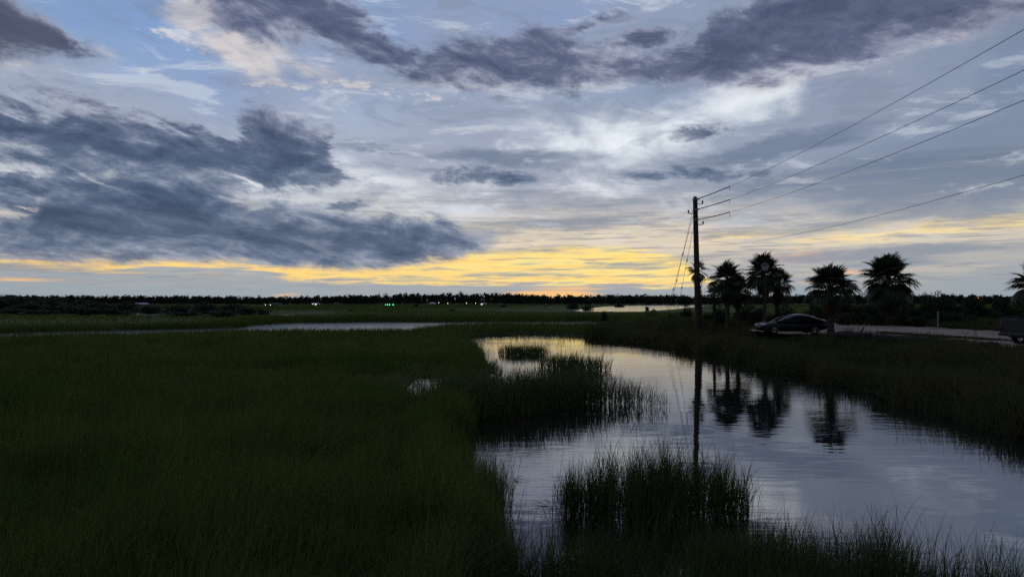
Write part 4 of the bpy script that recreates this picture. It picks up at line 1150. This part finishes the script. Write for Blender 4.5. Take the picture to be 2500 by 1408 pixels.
mb = MB(); mb.loft([[(x_, y_ * q, z_) for x_, y_, z_ in ((-.80, -.93, 1.27), (-.80, .93, 1.27), (-.66, .80, 1.80), (-.66, -.80, 1.80))] for q in (1.0,)] + [[(1.22, -.93, 1.27), (1.22, .93, 1.27), (.62, .80, 1.82), (.62, -.80, 1.82)]])
mb.build('roof', M['truck'], truck)
bevel_box(1.25, 2.66, -.95, .95, .45, 1.16, .08).build('bonnet', M['truck'], truck)
bevel_box(-2.6, 2.5, -.6, .6, .38, .52, .03).build('chassis', M['plastic'], truck)

# ================================================================== small things by the road
lp = at(1868, 656, 54.0); zb = hz(lp.x, 54.0)
lan = empty('street_lantern', (lp.x, 54.0, zb)); tag(lan, 'unlit post-top lantern in front of the tallest palm crown', 'street lamp')
Hh = lp.z - zb
mb = MB(); mb.tube([(0, 0, z_) for z_ in (-.05, .05, .5, .6, Hh - .35, Hh - .25, Hh - .15)], [.16, .15, .10, .07, .05, .08, .10], 12); mb.build('post', M['iron'], lan)
for k in range(4):
    a = k * math.pi / 2 + 0.3; c, s = math.cos(a), math.sin(a); tnx, tny = -s, c
    P0 = [(c * .13 + tnx * .11, s * .13 + tny * .11, Hh - .13), (c * .13 - tnx * .11, s * .13 - tny * .11, Hh - .13), (c * .24 - tnx * .21, s * .24 - tny * .21, Hh + .28), (c * .24 + tnx * .21, s * .24 + tny * .21, Hh + .28)]
    P1 = [(x_ * .95, y_ * .95, z_) for x_, y_, z_ in P0]
    MB().add(P0 + P1, [(0, 1, 2, 3), (7, 6, 5, 4), (0, 4, 5, 1), (1, 5, 6, 2), (2, 6, 7, 3), (3, 7, 4, 0)]).build('pane', M['frosted'], lan)
    b = a + math.pi / 4; d = Vector((math.cos(b), math.sin(b), 0))
    mb = MB(); mb.tube([d * .175 + Vector((0, 0, Hh - .15)), d * .335 + Vector((0, 0, Hh + .29))], .018, 5); mb.build('frame_bar', M['iron'], lan)
mb = MB(); mb.tube([(0, 0, Hh + z_) for z_ in (.28, .31, .42, .50, .60)], [.37, .36, .18, .07, .01], 8); mb.build('cap', M['iron'], lan)

def low_post(px, top, bot, wpx, label):
    p = at(px, bot, 58.0 if px < 2350 else 50.0); zt = at(px, top, p.y).z; w_ = wpx / FPX * p.y
    o = empty('marker_post', (p.x, p.y, p.z - 0.15)); h_ = zt - p.z + 0.15
    mb = MB(); mb.box((0, 0, h_ / 2), (w_, w_, h_)); mb.build('shaft', M['post'], o)
    mb = MB(); mb.loft([[(a * w_ * q, b * w_ * q, h_ + z_) for a, b in ((-.5, -.5), (.5, -.5), (.5, .5), (-.5, .5))] for q, z_ in ((1.15, .003), (1.15, .03), (.3, .09))]); mb.build('cap', M['post'], o)
    return tag(o, label, 'post')
low_post(2290, 762, 796, 2.8, 'slim pale grey post in front of the hedge behind the road')

def log(pa_, pb_, r_, label):
    A_, B_ = Vector((*ground_pt(*pa_, 1.42), 1.42)), Vector((*ground_pt(*pb_, 1.42), 1.42))
    A_.z = B_.z = 1.40 + r_ * 0.6
    g = random.Random(int(pa_[0])); N_ = 10
    mb = MB(); mb.tube([A_.lerp(B_, t) - A_ + Vector((0, g.uniform(-.03, .03), g.uniform(-.02, .02))) for t in np.linspace(0, 1, N_)], [r_ * g.uniform(.88, 1.1) * (0.85 if i in (0, N_ - 1) else 1) for i in range(N_)], 10)
    return tag(mb.build('edging_log', M['log'], None, False, A_), label, 'log', 'logs edging the dirt road')
log((2042, 822), (2124, 826), .24, 'log lying by the road edge nearest to the short broad palm')
log((2140, 828), (2268, 838), .22, 'long log at the road edge right of the gap in the logs')
log((2276, 839), (2364, 845), .21, 'log at the road edge in front of the grass strip')
log((2390, 848), (2436, 851), .20, 'short log at the road edge touching the puddle and truck')
s0 = Vector((*ground_pt(2094, 820, 1.4), 1.38)); s1 = at(2111, 795, s0.y)
mb = MB(); mb.tube([Vector((0, 0, 0)), (s1 - s0) * .5 + Vector((.03, 0, 0)), s1 - s0], [.05, .06, .02], 6)
tag(mb.build('leaning_stick', M['log'], None, False, s0), 'dark stick leaning up out of the weeds by the road', 'stick')

# weeds with bare stalks against the road
for k, (px, n_) in enumerate(((2063, 7), (2085, 6), (2275, 6), (2375, 7))):
    gx_, gy_ = ground_pt(px, 822 + (px - 2063) * 0.075, 1.4)
    g = np.random.default_rng(px); xx = gx_ + g.normal(0, .25, n_ * 3); yy = gy_ + g.normal(0, .2, n_ * 3)
    d = stalks(xx, yy, np.full(len(xx), 1.36), g.uniform(.35, .85, len(xx)), np.full(len(xx), .03), 4, lean=.2)
    o = link('weed', np_mesh('weed', d[0] - np.array([gx_, gy_, 1.36]), d[1], M['grass_dry'], attr=d[2]), None, (gx_, gy_, 1.36))
    tag(o, ('spindly weed against the pale road just right of the broad palm', 'second spindly weed against the road, beside the leaning stick',
            'spindly weed against the road in front of the grey post', 'spindly weed against the road in the gap left of the puddle')[k], 'weed', 'weeds along the road')

# ================================================================== far shore: houses and lamps
def house(px, py, wpx, Y, roof_mat, label, lit=(), hpx=5.5):
    X = (px - CX) / FPX * Y; w_ = wpx / FPX * Y; Y *= 0.82; X *= 0.82; w_ *= 0.82; zt = CAM_H + (HY - py) / FPX * Y
    o = empty('house', (X, Y, 0.4)); H_ = max(zt - 0.4, 2.0); d_ = 7.0; eave = H_ * 0.62
    mb = MB(); mb.box((0, 0, eave / 2), (w_, d_, eave)); mb.build('wall', M['house_wall'], o)
    r_ = [[(sx * (w_ / 2 + .4), -d_ / 2 - .5, eave + .004), (sx * (w_ / 2 + .4), d_ / 2 + .5, eave + .004), (sx * (w_ / 2 - .5), .35, H_), (sx * (w_ / 2 - .5), -.35, H_)] for sx in (-1, 1)]
    mb = MB(); mb.loft(r_); mb.build('roof', roof_mat, o)
    nw = max(2, int(w_ / 2.4))
    for k in range(nw):
        x_ = -w_ / 2 + (k + .5) * w_ / nw
        mb = MB(); mb.box((x_, -d_ / 2 - .03, eave * .58), (.95, .08, 1.2))
        mb.build('window', M['pane_lit'] if k in lit else M['pane_dark'], o)
    return tag(o, label, 'house', 'houses on the far shore')
house(345, 739, 27, 560, M['house_roof'], 'low house with a pale flat-looking roof behind the left thicket')
house(672, 741, 26, 600, M['house_roof2'], 'dark-roofed house behind two white lamps across the marsh')
house(770, 740, 16, 610, M['house_roof'], 'small pale house on the far shore left of the green lamps', lit=(1,))
house(822, 740, 12, 610, M['house_roof2'], 'tiny house on the far shore nearest to the left of the green lamps')
house(1056, 738, 14, 615, M['house_roof'], 'pale-roofed house on the far shore right of the green lamps')
house(1180, 739, 14, 615, M['house_roof'], 'rightmost pale-roofed house on the far shore', lit=(0,))
house(130, 746, 12, 330, M['house_roof2'], 'dim grey house deep in the left thicket')

def lamp(px, py, Y, mat, label, group, rad=0.30, name='dock_lamp'):
    p = at(px, py, Y); o = empty(name, (p.x, p.y, 0.3)); h_ = p.z - 0.3
    mb = MB(); mb.tube([(0, 0, 0), (0, 0, h_ - rad)], .07, 6); mb.build('post', M['iron'], o)
    mb = MB(); mb.tube([(0, 0, h_ + z_) for z_ in (-rad, -rad * .7, 0, rad * .7, rad)], [rad * .25, rad * .75, rad, rad * .75, rad * .1], 10); mb.build('lamp_head', mat, o)
    return tag(o, label, 'lamp', group)
for k, px in enumerate((941.5, 946.5, 951.5, 960)):
    lamp(px, 743.5, 400, M['lamp_green'], f'small green light on the far shore, {ORD[k]} of four from the left', 'green lights on the far shore', 0.30 if k == 3 else 0.24)
for px, py, lab in ((648, 744, 'left one of the two bright white lamps by the dark-roofed house'), (660, 744, 'right one of the two bright white lamps by the dark-roofed house'),
                    (764, 742, 'white lamp by the small pale house on the far shore'), (1071, 739, 'white lamp beside the pale-roofed house right of the green lights'),
                    (1093, 740, 'white lamp on the far shore, second right of the green lights'), 
                    (1139, 740, 'white lamp on the far shore, third right of the green lights'), (1161, 740, 'white lamp on the far shore just left of the rightmost house'),
                    (2471, 726, 'small white lamp above the hedge near the right edge')):
    lamp(px, py, 400 if py > 735 else 480, M['lamp_white'], lab, 'white lamps on the far shore', 0.13)
lamp(2388, 727, 500, M['lamp_orange'], 'glowing orange lamp in the tree belt above the hedge', None, 0.36)
